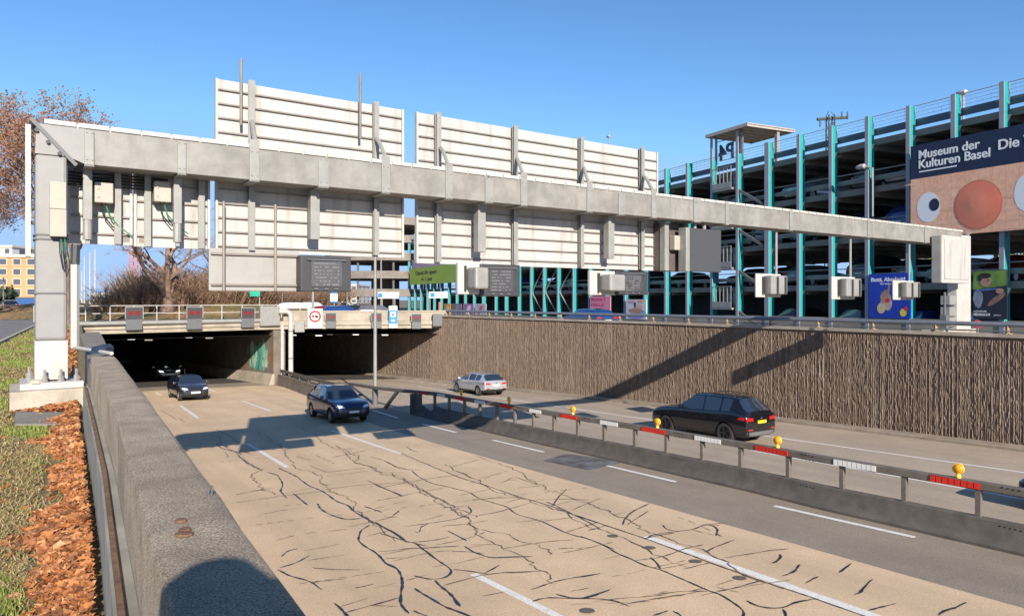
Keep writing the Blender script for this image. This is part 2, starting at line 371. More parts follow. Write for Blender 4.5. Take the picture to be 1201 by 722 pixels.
# ---- bitumen crack sealing on the slabs
Z1 = (200, 480, 2.982); Z2 = (440, 480, 2.982); Z3 = (680, 540, 3.968); Z4 = (940, 590, 4.6)
CR = [
(Z1, .045, [(160,120),(175,135),(230,150),(240,165),(270,190),(300,205),(320,215)]), (Z1, .05, [(340,220),(375,230),(395,265),(385,285),(405,310)]),
(Z1, .05, [(380,205),(440,235),(480,265),(540,290),(580,322),(620,335),(640,355),(670,375),(720,400),(760,420),(800,440),(825,462)]),
(Z1, .05, [(430,295),(455,315),(480,335)]), (Z1, .05, [(515,330),(530,355),(570,372),(620,388),(670,380)]),
(Z1, .055, [(695,405),(665,425),(655,460),(690,485),(730,510),(750,540),(795,555),(812,600),(803,680),(835,715)]),
(Z1, .045, [(390,515),(405,495),(445,488)]), (Z1, .045, [(380,555),(420,545),(455,530),(485,512)]), (Z1, .04, [(500,555),(560,560),(660,562)]),
(Z1, .045, [(375,560),(420,585),(490,603),(530,632)]), (Z1, .05, [(575,680),(600,700),(620,726),(640,760)]), (Z1, .035, [(600,690),(690,662)]), (Z1, .035, [(610,712),(800,660)]),
(Z1, -.022, [(470,495),(530,484),(590,472)]), (Z1, -.022, [(485,528),(615,508)]), (Z1, -.025, [(220,328),(380,305),(540,285)]), (Z1, -.03, [(540,280),(660,265),(835,255)]),
(Z1, .04, [(160,70),(210,95),(235,115)]), (Z1, .035, [(30,30),(50,45)]), (Z1, .04, [(690,250),(735,270),(810,305)]), (Z1, -.035, [(575,125),(600,140),(640,138)]),
(Z1, -.035, [(700,165),(750,180),(790,200),(835,212)]), (Z1, -.03, [(490,198),(545,220),(680,205)]), (Z1, -.025, [(545,235),(690,215)]), (Z1, -.025, [(720,320),(830,300)]),
(Z1, .04, [(680,340),(740,360)]), (Z1, .04, [(750,375),(770,380),(800,355)]), (Z1, .025, [(725,497),(785,495)]), (Z1, .025, [(740,508),(835,490)]), (Z1, .025, [(750,522),(815,518)]),
(Z1, -.025, [(250,150),(330,135)]), (Z1, -.03, [(190,150),(205,165),(190,170)]), (Z1, -.03, [(440,165),(490,178)]),(Z1, .03, [(-30,5),(0,22),(20,35)]),
(Z2, .05, [(0,395),(60,430),(110,465)]), (Z2, .03, [(110,466),(200,460),(260,447)]), (Z2, .05, [(140,468),(200,515),(250,550),(275,565),(250,590),(200,597),(135,582)]),
(Z2, .03, [(0,685),(80,660)]), (Z2, .04, [(275,560),(340,568),(400,578)]), (Z2, .06, [(210,600),(230,620),(270,650),(298,690)]), (Z2, .04, [(240,618),(300,600),(370,580),(430,573),(580,567)]),
(Z2, .05, [(390,572),(435,545)]), (Z2, .05, [(135,627),(180,650),(240,690),(320,718),(390,750)]), (Z2, .045, [(255,425),(320,460)]), (Z2, .03, [(215,475),(330,450),(385,430)]),
(Z2, .05, [(315,480),(345,500),(400,520),(550,515)]), (Z2, -.03, [(340,475),(415,472)]), (Z2, .035, [(375,655),(450,640)]), (Z2, .04, [(545,632),(620,605),(700,588),(788,575)]),
(Z2, .045, [(550,672),(590,658),(640,660),(740,662),(800,640),(822,630)]), (Z2, .045, [(630,645),(680,662),(780,662),(850,672),(890,690)]),
(Z2, .035, [(105,410),(180,400),(280,385),(335,365),(340,355),(325,340)]), (Z2, .04, [(140,430),(155,432),(160,410),(190,398)]),
(Z2, .035, [(130,215),(150,235),(200,260),(250,270),(330,290),(370,315),(460,340),(500,370),(580,390),(640,420),(690,440),(750,455),(835,490)]),
(Z2, .025, [(360,372),(450,355),(470,345)]), (Z2, .025, [(455,327),(520,310)]), (Z2, -.025, [(495,395),(600,385)]), (Z2, .025, [(560,395),(710,375)]), (Z2, .03, [(670,430),(780,395)]),
(Z2, .035, [(0,265),(40,280),(100,303)]), (Z2, -.03, [(10,275),(120,255),(200,240),(290,230)]), (Z2, -.025, [(100,300),(240,275)]),
(Z2, .045, [(620,340),(640,310),(670,280)]), (Z2, -.03, [(630,335),(690,320)]), (Z2, .025, [(690,352),(790,310)]), (Z2, -.03, [(440,258),(485,235),(570,265)]), (Z2, -.025, [(500,275),(605,265)]),
(Z2, -.03, [(270,200),(330,185),(360,175)]), (Z2, -.035, [(110,130),(130,145),(150,148)]),(Z2, -.025, [(40,185),(90,210),(160,212)]),(Z2, -.025, [(300,300),(400,280)]),(Z2, -.025, [(370,240),(440,222)]),
(Z2, .032, [(90,153),(200,200),(300,240),(400,270),(470,295),(620,340),(710,375),(835,415)]), (Z3, .035, [(-50,246),(0,260),(100,295),(310,365),(480,428),(600,473),(840,558),(1100,645),(1400,750)]),
(Z3, .045, [(200,300),(210,270),(250,235),(325,200)]), (Z3, .025, [(220,300),(320,235)]), (Z3, -.025, [(155,255),(215,242)]), (Z3, .045, [(310,362),(340,345),(410,335),(540,320),(570,300),(620,300),(645,325),(635,350)]),
(Z3, .04, [(390,300),(395,320),(440,328)]), (Z3, .03, [(560,300),(690,290)]), (Z3, .04, [(360,455),(430,435),(480,412),(575,392)]), (Z3, -.03, [(260,465),(360,455)]), (Z3, .03, [(585,428),(650,395),(720,370)]),
(Z3, .035, [(0,352),(50,368),(100,390),(170,430),(240,460),(300,490),(380,510),(440,535),(520,570),(600,610),(650,620),(710,660),(770,700),(755,735)]),
(Z3, .02, [(110,460),(190,442)]), (Z3, .04, [(330,450),(365,480),(375,505)]), (Z3, .028, [(375,505),(480,485),(580,462)]), (Z3, .028, [(480,507),(610,475)]),
(Z3, .03, [(350,627),(480,608),(600,610)]), (Z3, .028, [(570,628),(700,600),(840,560)]), (Z3, .04, [(780,655),(830,685),(950,692),(1000,660),(1100,645)]), (Z3, .04, [(950,692),(965,730),(950,760)]),
(Z3, .035, [(0,545),(95,527)]), (Z3, .035, [(0,645),(60,630),(140,602)]), (Z3, .04, [(340,722),(410,700)]), (Z3, .04, [(430,700),(470,720),(490,745)]),
(Z3, .04, [(895,478),(920,470),(940,445),(930,437)]), (Z3, .04, [(945,540),(1000,515),(1025,485)]), (Z3, .035, [(1050,570),(1111,540)]),
(Z4, .035, [(200,375),(270,325)]), (Z4, .04, [(285,495),(320,485),(330,465),(385,412)]), (Z4, .035, [(365,580),(510,543)]), (Z4, .04, [(745,607),(770,580),(830,570),(890,537)]),
]
mb = MB(); mb2 = MB()
for k, ((ox, oy, sc), w, pts) in enumerate(CR):
    g = [R(ox+x/sc, oy+y/sc) for x, y in pts]
    # densify with small wobble
    out = []
    for i in range(len(g)-1):
        n = max(2, int((g[i+1]-g[i]).length/.10))
        out += [g[i].lerp(g[i+1], j/n)+Vector(((rnd.random()-.5)*.035, (rnd.random()-.5)*.035, 0)) for j in range(n)]
    out.append(g[-1])
    # smooth corners
    for it in range(2):
        out = [out[0]]+[(out[i-1]+out[i]*2+out[i+1])/4 for i in range(1, len(out)-1)]+[out[-1]]
    ribbon(mb if w > 0 else mb2, out, abs(w)*.8, .0120+.0004*(k % 7), 1.1, True)
def onslab(x, y): return x < 763+(y-590)/.277-8 and x > 184+.757*(y-480)+14
rc = random.Random(99); made = 0; kk = 200
while made < 52:
    y = 494+rc.random()**.9*225; x = rc.uniform(200, 860)
    if not onslab(x, y): continue
    sc_ = (y-350)/250; L_ = rc.uniform(14, 75)*sc_; sl = rc.uniform(-.24, -.06) if rc.random() < .8 else rc.uniform(.2, .5)
    pts = [(x, y)]; ok = True
    for i in range(4):
        sl += rc.gauss(0, .045); x2 = pts[-1][0]+L_/4; y2 = pts[-1][1]+sl*L_/4
        if not onslab(x2, y2) or y2 < 484: ok = False; break
        pts.append((x2, y2))
    if not ok: continue
    g = [R(*p) for p in pts]; out = []
    for i in range(4):
        n = max(2, int((g[i+1]-g[i]).length/.10)); out += [g[i].lerp(g[i+1], j/n)+Vector(((rc.random()-.5)*.016, (rc.random()-.5)*.016, 0)) for j in range(n)]
    out.append(g[-1]); dark = rc.random() < .3
    if not dark and rc.random() < .5:      # dashed remains of a seal
        n = len(out); a = 0
        while a < n-2:
            b_ = min(n-1, a+rc.randint(2, 4)); ribbon(mb2, out[a:b_+1], rc.uniform(.012, .024), .0150+.0004*(kk % 9), 1.0, True); a = b_+rc.randint(1, 2)
    else: ribbon(mb if dark else mb2, out, rc.uniform(.014, .034), .0150+.0004*(kk % 9), 1.3, True)
    made += 1; kk += 1
for (x0, y0, x1, y1) in [(222, 545, 610, 512), (262, 620, 470, 596), (470, 596, 700, 571), (318, 690, 470, 668)]:      # dashed cross joints
    g0, g1 = R(x0, y0), R(x1, y1); n = int((g1-g0).length/.22)
    for i in range(0, n-1):
        if rc.random() < .7: ribbon(mb2, [g0.lerp(g1, (i+f_)/n) for f_ in (0, .35, .7)], .02, .0194, .8, True)
# long lengthwise hairlines
for (x0, y0, x1, y1) in [(300, 505, 470, 640), (345, 500, 560, 610), (405, 530, 640, 650), (520, 545, 800, 660), (560, 535, 930, 690), (255, 512, 330, 585), (470, 560, 640, 690)]:
    g0, g1 = R(x0, y0), R(x1, y1); n = int((g1-g0).length/.12); q_ = Vector((0, 0, 0)); out = []
    for i in range(n+1):
        q_ = q_*.93+Vector((rc.gauss(0, .05), rc.gauss(0, .05), 0)); out.append(g0.lerp(g1, i/n)+q_)
    ribbon(mb2, out, .02, .0190, 1.4, True)
for (zx, zy) in [(745,548),(325,407),(155,352),(540,470),(35,700)]:
    c = R(Z3[0]+zx/Z3[2], Z3[1]+zy/Z3[2]); mb2.poly([zr(c+Vector((math.cos(i*.524)*.11*(1+.2*rnd.random()), math.sin(i*.524)*.11, 0)), .0164) for i in range(12)])
struct(mb, 'crack_sealing', M_CRACK); struct(mb2, 'worn_crack_sealing', M_CRACKP)
# dark patch with drain cover on asphalt
mb = MB(); mb.poly([R(*p)+Vector((0, 0, .006)) for p in [(636, 540), (664, 532), (736, 541), (690, 551)]])
struct(mb, 'road_patch', mat('dark_patch', (.07, .055, .05), .8, col2=(.17, .175, .18), scale=1.6, speckle=.2))

# ---- tunnel tubes under the bridge: walls, ceilings, back
CLR = 4.05
def ceil_z(p): return -.55
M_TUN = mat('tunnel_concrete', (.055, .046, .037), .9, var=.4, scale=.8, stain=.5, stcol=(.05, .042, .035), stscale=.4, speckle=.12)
LEN = 42
mb = MB()                                     # ceiling slab, inside face
a, b, c = PA+Vector((-.6, .1, 0)), PB, PC+Vector((1.0, .2, 0))
def cz(p): return road_z(p.x, p.y)+CLR
vs = [Vector((p.x, p.y, z_)) for p in (a, b, c) for z_ in (-1.05,)]
vs2 = [p+TD*LEN for p in (a, b, c)]
top = [Vector((p.x, p.y, -1.05)) for p in (a, b, c)]+[Vector((p.x, p.y, -1.05-1.3)) for p in vs2]
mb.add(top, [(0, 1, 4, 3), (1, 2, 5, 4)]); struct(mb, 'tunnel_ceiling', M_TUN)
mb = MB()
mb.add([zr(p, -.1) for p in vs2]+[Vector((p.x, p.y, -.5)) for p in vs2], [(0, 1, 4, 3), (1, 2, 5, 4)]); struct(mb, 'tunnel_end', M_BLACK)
mb = MB()
p0, p1 = PA, PA+TD*LEN
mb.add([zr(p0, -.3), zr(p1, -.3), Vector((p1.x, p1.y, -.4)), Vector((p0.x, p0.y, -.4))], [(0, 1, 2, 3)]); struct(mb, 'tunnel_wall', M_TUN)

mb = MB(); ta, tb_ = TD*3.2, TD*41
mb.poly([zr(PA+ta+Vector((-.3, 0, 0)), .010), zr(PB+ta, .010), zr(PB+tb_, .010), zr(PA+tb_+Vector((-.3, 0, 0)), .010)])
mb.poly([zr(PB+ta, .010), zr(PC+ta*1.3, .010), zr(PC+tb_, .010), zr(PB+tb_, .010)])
struct(mb, 'tunnel_shade_sheet', mat('tunnel_shade_dark', (.06, .052, .045), .85, var=.2, scale=1))  # dark sheet over the road surface, its colour stands in for tunnel shade
# portal lintel: bridge edge beam
mb = MB()
pl = [PA+Vector((-1.6, -1.1, 0)), PB, PC+Vector((.9, .25, 0))]
mb.sweep(pl, [(-.35, -.62), (.30, -.62), (.30, -.02), (-.35, -.02)])
mb.sweep(pl, [(.30, -.34), (.42, -.34), (.42, -.05), (.30, -.05)])
o = mb.build('bridge_edge_beam', M_LINT); tag(o, 'beige concrete edge beam across the two tunnel mouths', 'bridge beam')
# parapet over the right tube
mb = MB(); mb.sweep([PB.lerp(PC, .03), PC+Vector((.9, .2, 0))], [(-.25, -.01), (.12, -.01), (.12, .62), (.16, .62), (.16, .74), (-.29, .74), (-.29, .62), (-.25, .62)])
o = mb.build('bridge_parapet', M_LINT); tag(o, 'low beige concrete parapet on the bridge over the right tunnel mouth', 'parapet')
# dividing pier between the tubes with concrete foot
t = thing(W, 'dividing_wall', 'concrete dividing wall between the two tunnel tubes, with green graffiti', 'wall', tuple(zr(PB)))
mb = MB()
pw = [PB+TD*-.15, PB+TD*40]
mb.sweep(pw, [(-.45, -5.4-.2), (.45, -5.4-.2), (.45, 0-.63), (-.45, 0-.63)])
M_PIER = mat('pier_concrete', (.20, .165, .13), .9, var=.35, scale=1.0, stain=.5, stcol=(.12, .1, .08), stscale=.7, ststretch=(1, 1, .3), speckle=.12)
mb.build('wall_body', M_PIER, t)
mb = MB(); mb.sweep([zr(PB+TD*-.35), zr(PB+TD*-.35).lerp(zr(PB+TD*40), 1)], [(-.95, -.2), (-.46, -.2), (-.46, .8), (-.62, .8)]); mb.build('foot_kerb', M_LINT, t)
# graffiti on the left face
gcol = [(.10, .42, .30), (.32, .55, .42), (.42, .14, .05), (.07, .24, .20), (.55, .62, .5)]
lt = Vector((TD.y, -TD.x, 0))
rg_ = random.Random(5); extra = [(u, u+rg_.uniform(.25, .6), z, z+rg_.uniform(.5, 1.3), rg_.choice([0, 1, 3, 4, 0, 1])) for u, z in [(rg_.uniform(.8, 4.6), rg_.uniform(.7, 2.1)) for _ in range(16)]]
for gi, (u0, u1, z0, z1, ci) in enumerate([(.8, 4.6, .7, 2.9, 0), (1.2, 2.2, .9, 3.2, 1), (.35, .8, 1.0, 2.6, 2), (2.4, 3.0, .8, 2.6, 3), (3.2, 4.2, 1.0, 3.1, 1), (1.7, 2.0, .7, 2.0, 3), (4.6, 5.4, .9, 2.6, 2)]+extra):
    mb = MB(); pts = []
    n = 14
    for k in range(n):
        an = k*2*math.pi/n; ru = (u1-u0)/2*(.7+.5*rnd.random()); rz = (z1-z0)/2*(.55+.75*rnd.random())
        q_ = PB+TD*((u0+u1)/2+math.cos(an)*ru)-lt*(.455+.0015*gi)
        pts.append(Vector((q_.x, q_.y, road_z(q_.x, q_.y)+(z0+z1)/2+.1+math.sin(an)*rz)))
    mb.poly(pts); mb.build('graffiti', mat('graffiti_paint_%d' % ci, gcol[ci], .6, var=.3, scale=3), t, fix=False)

# tunnel lamps
gi = 0
M_LAMP = mat('tunnel_lamp_glow', (.9, .9, .85), .4, emit=(1, .95, .85), estr=1.1)
M_LAMPB = mat('tunnel_lamp_dim', (.6, .6, .58), .4, emit=(1, .9, .75), estr=.35)
for tube, (A_, B_, fr_) in enumerate([(PA, PB, (.28, .62)), (PB, PC, (.3, .72))]):
    for f_ in fr_:
        for k in range(6):
            c = A_.lerp(B_, f_)+TD*(1.5+k*4.6)
            zc = -1.05-1.3*(1.5+k*4.6)/LEN-.06
            mb = MB(); mb.bevbox(c.x-.24, c.x+.24, c.y-.09, c.y+.09, zc-.07, zc, .02)
            o = mb.build('tunnel_lamp', M_LAMP if (k+tube) % 3 else M_LAMPB)
            tag(o, 'small white ceiling lamp inside the dark %s tunnel tube' % ('left' if tube == 0 else 'right'), 'lamp', 'ceiling lamps in the %s tunnel tube' % ('left' if tube == 0 else 'right'))
# ================================================================== WALLS
# near parapet wall
t = thing(W, 'parapet_wall', 'coarse grey concrete parapet wall beside the leaves in the foreground', 'wall', (-1.6, 3.2, 0))
zt = .9
mb = MB()
NS = 60
def seg_pts(pl, n):
    L = [0]
    for i in range(len(pl)-1): L.append(L[-1]+(pl[i+1]-pl[i]).length)
    out = []
    for k in range(n+1):
        d = L[-1]*k/n
        for i in range(len(pl)-1):
            if d <= L[i+1]+1e-6: out.append(pl[i].lerp(pl[i+1], (d-L[i])/(L[i+1]-L[i]))); break
    return out
po = seg_pts(LW_OUT, NS); pi_ = seg_pts(LW_IN, NS)
vs = []
for a_, b_ in zip(po, pi_):
    j = lambda s_=.008: (rnd.random()-.5)*s_*.45
    w_ = (b_-a_).normalized()
    vs += [a_+Vector((0, 0, -.6))-w_*.0, a_+Vector((0, 0, zt-.014+j())), a_+w_*.012+Vector((0, 0, zt+j(.006))), a_.lerp(b_, .35)+Vector((0, 0, zt+j(.01))), a_.lerp(b_, .7)+Vector((0, 0, zt+j(.01))),
           b_-w_*.03+w_*j(.02)+Vector((0, 0, zt+j(.01))), b_+w_*j(.02)+Vector((0, 0, zt-.022+j(.02))), zr(b_, -.3)]
n = 8
mb.add(vs, [(i*n+k, i*n+k+1, (i+1)*n+k+1, (i+1)*n+k) for i in range(NS) for k in range(n-1)]+[tuple(NS*n+k for k in range(n)), tuple(n-1-k for k in range(n))])
mb.build('wall_body', M_TOPC, t, smooth=True)
mb = MB()   # lower grey facing slab with rusty capping strip on the verge side
fo = [p-(pi_[0]-po[0]).normalized()*.085 for p in po]
mb.sweep([f for f in fo[::4]], [(0, -.3), (.083, -.3), (.083, .50), (0, .50)]); mb.build('facing_slab', mat('facing_concrete', (.33, .32, .28), .9, var=.35, scale=2, stain=.5, stcol=(.16, .15, .11), stscale=1.5, ststretch=(1, 1, .3)), t)
mb = MB(); mb.sweep([f for f in fo[::4]], [(.012, .503), (.034, .503), (.034, .53), (.012, .53)]); mb.build('capping_strip', M_RUST, t)
mb = MB()
for k in (.0, .05):
    c = P(213+k*120, 628, .75*F/(628-HY))
    mb.lathe((c.x, c.y, zt+.004), (0, 0, 1), [(0, 0), (.022, 0), (.02, .006), (0, .007)], 10)
for (x, y) in [(212, 612), (217, 622.5)]:
    c = P(x, y, .75*F/(y-HY)); mb.lathe((c.x, c.y, zt+.003), (0, 0, 1), [(0, 0), (.02, 0), (.018, .007), (0, .008)], 10)
mb.build('rust_spot', M_RUST, t)
mb = MB()
for dx in (-2, 2):
    c = P(246+dx, 580, .75*F/(580-HY)); mb.tube([(c.x, c.y, zt-.01), (c.x+.004, c.y, zt+.035)], .004, 6)
mb.build('anchor_bolt', M_MGREY, t)

# far part of the left retaining wall, sinking towards the tunnel
t = thing(W, 'retaining_wall', 'long weathered concrete retaining wall running down to the left tunnel mouth', 'wall', (-15, 27, 0))
mb = MB(); vs = []; NN = 24
for i in range(NN+1):
    f_ = i/NN
    a_ = LW_OUT[3].lerp(LW_FAR_OUT, f_); b_ = LW_IN[3].lerp(LW_FAR_IN, f_)
    z_ = .72*(1-f_)+(-.55)*f_ if f_ < 1 else -.55
    z_ = .72-1.2*f_**1.3
    vs += [Vector((a_.x, a_.y, -.7)), Vector((a_.x, a_.y, z_)), Vector((b_.x, b_.y, z_)), zr(b_, -.3)]
mb.add(vs, [(i*4+k, i*4+k+1, (i+1)*4+k+1, (i+1)*4+k) for i in range(NN) for k in range(3)]+[(0, 1, 2, 3), (NN*4+3, NN*4+2, NN*4+1, NN*4)])
mb.build('wall_body', M_CONC, t)

# right wall: split-ribbed concrete
t = thing(W, 'ribbed_wall', 'tall brown retaining wall of rough vertical split ribs along the right carriageway', 'wall', tuple(zr(RWB[1])))
path = RW_PATH
Lr = [0]
for i in range(len(path)-1): Lr.append(Lr[-1]+(path[i+1]-path[i]).length)
def rw(d):
    for i in range(len(path)-1):
        if d <= Lr[i+1]+1e-6:
            p = path[i].lerp(path[i+1], (d-Lr[i])/(Lr[i+1]-Lr[i])); dd = (path[i+1]-path[i]).normalized(); break
    return p, Vector((-dd.y, dd.x, 0))      # left of travel: towards the road
WT = lambda d: .25 if d < Lr[4] else -.55
cols = []; d_ = Lr[1]*.72
while d_ < Lr[-1]-1:
    far_ = d_ > Lr[4]+1
    g_ = .012+.018*rnd.random(); r_ = .022+.042*rnd.random()
    if int(d_/2.6) != int((d_+g_+r_)/2.6) and not far_: g_, r_ = .006, .05
    if far_: g_, r_ = g_*6, r_*6
    dep = (.018+.026*rnd.random()) if r_ != .05 else .012
    cols += [(d_, 0), (d_+g_, 0), (d_+g_+.012, dep), (d_+g_+r_*.5, dep+.01), (d_+g_+r_-.008, dep)]
    d_ += g_+r_
rows = 30
vs = []
for ci, (d_, dep) in enumerate(cols):
    p, nn_ = rw(d_); z0 = p.z-.1; z1 = .245 if d_ < Lr[4]+.2 else -.56
    for k in range(rows+1):
        jd = dep*(.65+.55*rnd.random())+(.015*rnd.random() if dep == 0 else 0)
        if dep and rnd.random() < .42: jd *= .15+.3*rnd.random()
        zz = z0+(z1-z0)*(k+(rnd.random()-.5)*.55*(0 < k < rows))/rows
        q_ = p+nn_*jd; vs.append(Vector((q_.x, q_.y, zz)))
n = rows+1
mb = MB(); mb.add(vs, [(i*n+k, (i+1)*n+k, (i+1)*n+k+1, i*n+k+1) for i in range(len(cols)-1) for k in range(rows)])
M_RIBW = mat('split_rib_concrete', (.225, .162, .116), .93, col2=(.14, .10, .074), scale=6.5, stretch=(1, 1, .4), bump=.8, bscale=14, speckle=.3, spscale=25, stain=.55, stcol=(.29, .22, .165), stscale=1.3, ststretch=(1, 1, .4))
mb.build('rib_face', M_RIBW, t, fix=False)
mb = MB(); mb.sweep([p*1 for p in [Vector((q_.x, q_.y, 0)) for q_ in RW_PATH[:5]]], [(-.10, .25), (.62, .25), (.62, .36), (-.10, .36)])
mb.sweep([Vector((q_.x, q_.y, 0)) for q_ in RW_PATH[:5]], [(.2, -.6), (.6, -.6), (.6, .247), (.2, .247)])
mb.build('coping', mat('coping_concrete', (.40, .34, .27), .88, var=.3, scale=.8, stain=.6, stcol=(.18, .15, .115), stscale=.9, speckle=.15), t)

# tube guard rail on the coping with rusty brackets
t = thing(W, 'guard_rail', 'blue grey steel tube rail along the top of the ribbed wall', 'guard rail', (RWB[1].x, RWB[1].y, .36))
cp = [Vector((q_.x+.35, q_.y+.27, .70)) for q_ in (RW_PATH[0], RW_PATH[1], RW_PATH[2], RW_PATH[3], RW_PATH[4])]
mb = MB(); mb.tube(cp[:4]+[cp[4]], .085, 8); mb.build('rail_tube', M_BLUEGREY, t, smooth=True)
mb = MB(); mb.tube([c+Vector((-.12, -.1, -.24)) for c in cp], .03, 6); mb.build('cable_pipe', M_MGREY, t, smooth=True)
LL = [0]
for i in range(4): LL.append(LL[-1]+(cp[i+1]-cp[i]).length)
d_ = 6.0
while d_ < LL[-1]:
    for i in range(4):
        if d_ <= LL[i+1]: c = cp[i].lerp(cp[i+1], (d_-LL[i])/(LL[i+1]-LL[i])); break
    mb = MB(); mb.bevbox(c.x-.05, c.x+.05, c.y-.05, c.y+.05, .36, .64, .01); mb.box(c.x-.12, c.x+.12, c.y-.1, c.y+.1, .362, .385)
    mb.build('rail_bracket', mat('orange_bracket', (.42, .27, .13), .7, var=.4, scale=9), t)
    d_ += 2.45

# median low wall at the tunnel pier
t = thing(W, 'median_wall', 'low stained concrete median wall running out from the tunnel pier', 'wall', tuple(R(345, 456)))
mw = [zr(PB+TD*-.4), R(352, 458.5), R(375, 466.5), R(398, 474)]
mb = MB(); mb.sweep(mw, [(-.35, -.2), (.35, -.2), (.22, .55), (.22, .75), (-.22, .75), (-.22, .55)]); mb.build('wall_body', M_PIER, t)
mb = MB(); mb.sweep(mw, [(-.06, .95), (.06, .95), (.06, 1.12), (-.06, 1.12)]); mb.build('top_rail', M_BARR, t)
for i in range(7):
    f_ = i/6*2.99; k = int(f_); c = mw[k].lerp(mw[min(k+1, 3)], f_-k)
    mb = MB(); mb.box(c.x-.05, c.x+.05, c.y-.05, c.y+.05, c.z+.7, c.z+.96); mb.build('rail_post', M_BARR, t)

# ---- median barrier
t = thing(W, 'median_barrier', 'long dark steel median barrier with upper rail and red and white reflectors', 'barrier', tuple(BARR[5]))
mb = MB()
body = [b for b in BARR]
mb.sweep(body, [(.0, -.05), (.58, -.05), (.58, .06), (.44, .20), (.40, .50), (.36, .53), (.26, .53), (.21, .50), (.16, .20), (.0, .06)])
mb.build('base_barrier', M_BARR, t, smooth=True)
e = BARR[-1]; dd = (BARR[-1]-BARR[-2]).normalized()
mb = MB()
for k, (hh, ll) in enumerate([(.62, 1.7), (.5, 1.5)]):
    c = e+dd*(-.2+k*1.7)-Vector((.0, 0, 0))
    pts = []
    for i in range(9):
        for j in range(5):
            u = i/8*2-1; v_ = j/4*2-1
            q_ = c+dd*(u*ll*.6)+Vector((dd.y, -dd.x, 0))*(v_*.38+.3)
            pts.append(Vector((q_.x, q_.y, road_z(q_.x, q_.y)-.03+hh*max(0, (1-u*u))*max(0, 1-v_**2))))
    mb.add(pts, [(i*5+j, i*5+j+1, (i+1)*5+j+1, (i+1)*5+j) for i in range(8) for j in range(4)])
mb.build('end_ramp', M_BARR, t, smooth=True)
railp = [Vector((b.x, b.y, b.z)) for b in BARR]+[R(468, 484), R(437, 476), R(405, 467)]
ctr_ = []
N = len(railp)
for i, p in enumerate(railp):
    d2 = railp[min(i+1, N-1)]-railp[max(i-1, 0)]; d2.z = 0; d2.normalize()
    h_ = 1.02 if i < 9 else (.95, .82, .72)[i-9]
    ctr_.append(p+Vector((d2.y, -d2.x, 0))*.31+Vector((0, 0, h_)))
mb = MB(); mb.sweep(ctr_, [(-.07, .055), (.07, .055), (.085, .07), (.085, .12), (.07, .137), (.085, .155), (.085, .20), (.07, .215), (-.07, .215), (-.085, .20), (-.085, .07)])
mb.build('upper_rail', M_RAIL, t)
RL = [0]
for i in range(N-1): RL.append(RL[-1]+(ctr_[i+1]-ctr_[i]).length)
def rail_at(d):
    for i in range(N-1):
        if d <= RL[i+1]+1e-6:
            return ctr_[i].lerp(ctr_[i+1], (d-RL[i])/(RL[i+1]-RL[i])), (ctr_[i+1]-ctr_[i]).normalized()
    return ctr_[-1], (ctr_[-1]-ctr_[-2]).normalized()
def rail_px(px):      # arc position whose image column is px
    lo, hi = 0, RL[-1]
    for _ in range(50):
        mid = (lo+hi)/2; q_, _d = rail_at(mid)
        if CX+F*q_.x/q_.y > px: lo = mid
        else: hi = mid
    return lo
for px in (1330, 1148, 1061, 988, 925, 869, 824, 782, 745, 709, 678, 650, 626, 604, 583, 563, 545, 527, 510):
    c, d2 = rail_at(rail_px(px)); g = c-Vector((0, 0, 0)); zg = road_z(c.x, c.y)
    mb = MB(); u = Vector((d2.x, d2.y, 0)).normalized(); s_ = Vector((u.y, -u.x, 0))
    q_ = [c-u*.05-s_*.055, c+u*.05-s_*.055, c+u*.05+s_*.055, c-u*.05+s_*.055]
    mb.prism([Vector((p.x, p.y, zg+(.47 if px > 520 else 0))) for p in q_], (0, 0, c.z-zg-(.47 if px > 520 else 0)+.05)); mb.build('rail_post', M_RAIL, t)
for px in (491, 485):
    c, d2 = rail_at(rail_px(px)); zg = road_z(c.x, c.y)
    mb = MB(); mb.box(c.x-.16, c.x+.16, c.y-.12, c.y+.12, zg-.05, c.z+.02); mb.build('end_post', M_BARR, t)
c, d2 = rail_at(rail_px(466)); c2, _ = rail_at(rail_px(452)); mb = MB()
mb.tube([c+Vector((0, 0, .05)), Vector((c2.x, c2.y, road_z(c2.x, c2.y)))], .10, 6); mb.build('end_strut', M_BARR, t)
M_WREF = mat('white_reflector', (.75, .75, .72), .35)
def reflect(p0, p1, m, m2):
    a0, a1 = rail_px(p0), rail_px(p1); lo, hi = min(a0, a1), max(a0, a1)
    n = max(3, int((hi-lo)/.11)); mb = MB()
    for k in range(n):
        c, d2 = rail_at(lo+(hi-lo)*(k+.5)/n); u = Vector((d2.x, d2.y, 0)).normalized(); s_ = Vector((u.y, -u.x, 0))
        if (Vector((c.x, c.y, 0))).dot(s_) > 0: s_ = -s_
        hw = (hi-lo)/n*.5*.82
        b0 = c+s_*.088+Vector((0, 0, .068))
        mb.cm = 0
        mb.prism([b0-u*hw, b0+u*hw, b0+u*hw+Vector((0, 0, .125)), b0-u*hw+Vector((0, 0, .125))], s_*.02)
    c, d2 = rail_at((lo+hi)/2); u = Vector((d2.x, d2.y, 0)).normalized(); s_ = Vector((u.y, -u.x, 0))
    if (Vector((c.x, c.y, 0))).dot(s_) > 0: s_ = -s_
    b0 = c+s_*.087+Vector((0, 0, .06)); hw = (hi-lo)/2; mb.cm = 1
    mb.prism([b0-u*hw, b0+u*hw, b0+u*hw+Vector((0, 0, .141)), b0-u*hw+Vector((0, 0, .141))], s_*.008)
    mb.build('reflector', [m, m2], t)
M_DRED = mat('dark_red_backing', (.25, .02, .015), .5)
for a_, b_ in [(1093, 1152), (888, 927), (755, 783), (660, 679), (589, 602), (536, 547), (494, 504)]: reflect(a_, b_, M_RED, M_DRED)
